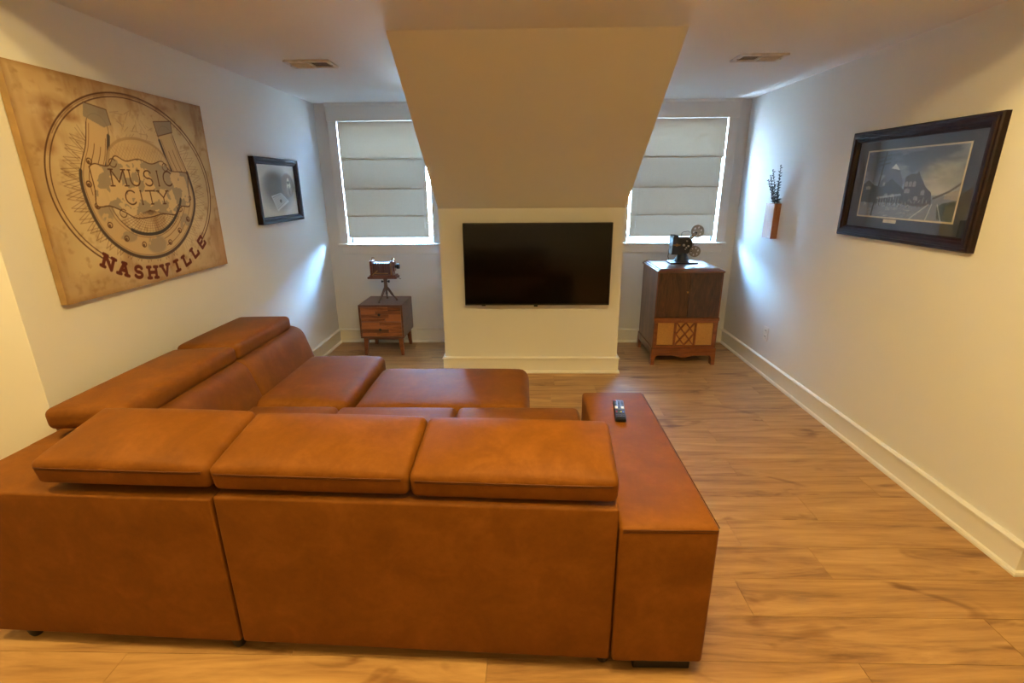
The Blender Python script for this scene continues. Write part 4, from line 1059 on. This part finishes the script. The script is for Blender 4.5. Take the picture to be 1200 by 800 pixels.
for x0_, x1_ in ((0.60, 0.76), (0.76, 0.79), (0.90, 0.84)): pl([(x0_, 0.0), (x1_, 0.22)], 0.005, (176, 176, 170), 0.65)
for i in range(40):
    x, y = rr.uniform(0.1, 0.8), rr.uniform(0.0, 0.16); pl([(x, y), (x+rr.uniform(0.01, 0.05), y+rr.uniform(-0.01, 0.02))], 0.004, (146, 148, 148), 0.4)
pl([(0.165, 0.0), (0.215, 0.98)], 0.009, (30, 30, 36), 0.95)
for y in (0.86, 0.80, 0.92): pl([(0.15, y-0.02), (0.28, y+0.02)], 0.005, (30, 30, 36), 0.9)
P.C = np.clip((P.C-95)*1.45+118, 0, 235)[:, ::-1].copy()      # seen from the room, left is the far end
P.mesh('print', 'art', lambda U, V: (np.full(U.shape, XR-0.0118), a0+U, b0+V), rp_, rp_.location)
q = MB(); q.box(XR-0.0155, XR-0.0145, y0+0.055, y1-0.055, z0+0.055, z1-0.055); q.build('glazing', 'glazing', rp_)

# ------------------------------------------------------------------ wall vase, sprigs, outlet
vz = thing('wall_vase', (XR-0.025, 4.055, 1.09), 'brown wooden box vase hung on the right wall holding dark sprigs', 'vase')
q = MB(); vx0, vx1, vy0, vy1, va, vb = XR-0.052, XR-0.0005, 3.985, 4.128, 1.092, 1.357; tk = 0.007
q.box(vx0, vx0+tk, vy0, vy1, va, vb, 0.0015); q.box(vx1-tk, vx1, vy0, vy1, va, vb, 0.0015)
q.box(vx0+tk, vx1-tk, vy0, vy0+tk, va, vb); q.box(vx0+tk, vx1-tk, vy1-tk, vy1, va, vb); q.box(vx0+tk, vx1-tk, vy0+tk, vy1-tk, va, va+tk)
q.build('box', 'vase', vz)
sg = thing('sprigs', (XR-0.026, 4.03, 1.10), 'dark dried leafy sprigs standing in the wooden wall vase', 'sprig')
for (ty, tx, tz, by) in ((4.000, -0.015, 1.632, 4.015), (4.085, -0.03, 1.600, 4.04), (4.125, -0.035, 1.530, 4.07), (3.985, -0.02, 1.520, 4.00), (4.045, -0.06, 1.560, 4.05)):
    p0 = Vector((XR-0.026, by, 1.10)); p3 = Vector((XR-0.026+tx, ty, tz)); mid = Vector((XR-0.026, by, 1.36)); bendp = (mid+p3)/2+Vector((0, (by-ty)*0.25, 0))
    path = [p0, mid, bendp, p3]
    q = MB(); q.tube(path, [0.0025, 0.0025, 0.002, 0.0012], 6); st = q.build('stem', 'leaf', sg)
    q = MB(); n = 34
    for i in range(n):
        f_ = 0.02+0.98*i/(n-1); p = mid.lerp(bendp, f_*2) if f_ < 0.5 else bendp.lerp(p3, f_*2-1)
        a_ = i*2.4+random.random(); sz = random.uniform(0.014, 0.024)*(1.15-0.40*f_)
        dirv = Vector((math.cos(a_)*0.9, math.sin(a_), random.uniform(0.1, 0.9))).normalized(); sidev = dirv.cross(Vector((0, 0, 1))).normalized()
        up_ = sidev.cross(dirv)*0.25
        vs = [p, p+dirv*sz*0.5+sidev*sz*0.45+up_*sz, p+dirv*sz*1.15, p+dirv*sz*0.5-sidev*sz*0.45+up_*sz, p+dirv*sz*0.5-up_*sz*0.6]
        q.add(vs, [(0, 1, 4), (1, 2, 4), (2, 3, 4), (3, 0, 4), (0, 3, 2, 1)])
    tag(q.build('foliage', 'leaf', st), kind='stuff')

ot = thing('wall_outlet', (XR, 3.92, 0.336), 'white electrical wall outlet low on the right wall above the baseboard', 'outlet')
q = MB(); q.box(XR-0.006, XR, 3.884, 3.958, 0.279, 0.394, 0.002); q.build('cover_plate', 'outlet', ot)
for zc in (0.312, 0.361):
    q = MB(); q.box(XR-0.0085, XR-0.004, 3.903, 3.939, zc-0.018, zc+0.018, 0.003); s_ = q.build('socket', 'outlet', ot)
    for ys_ in (3.912, 3.927):
        q = MB(); q.box(XR-0.0089, XR-0.0083, ys_, ys_+0.003, zc-0.004, zc+0.010); q.build('slot', 'vent_dark', s_)
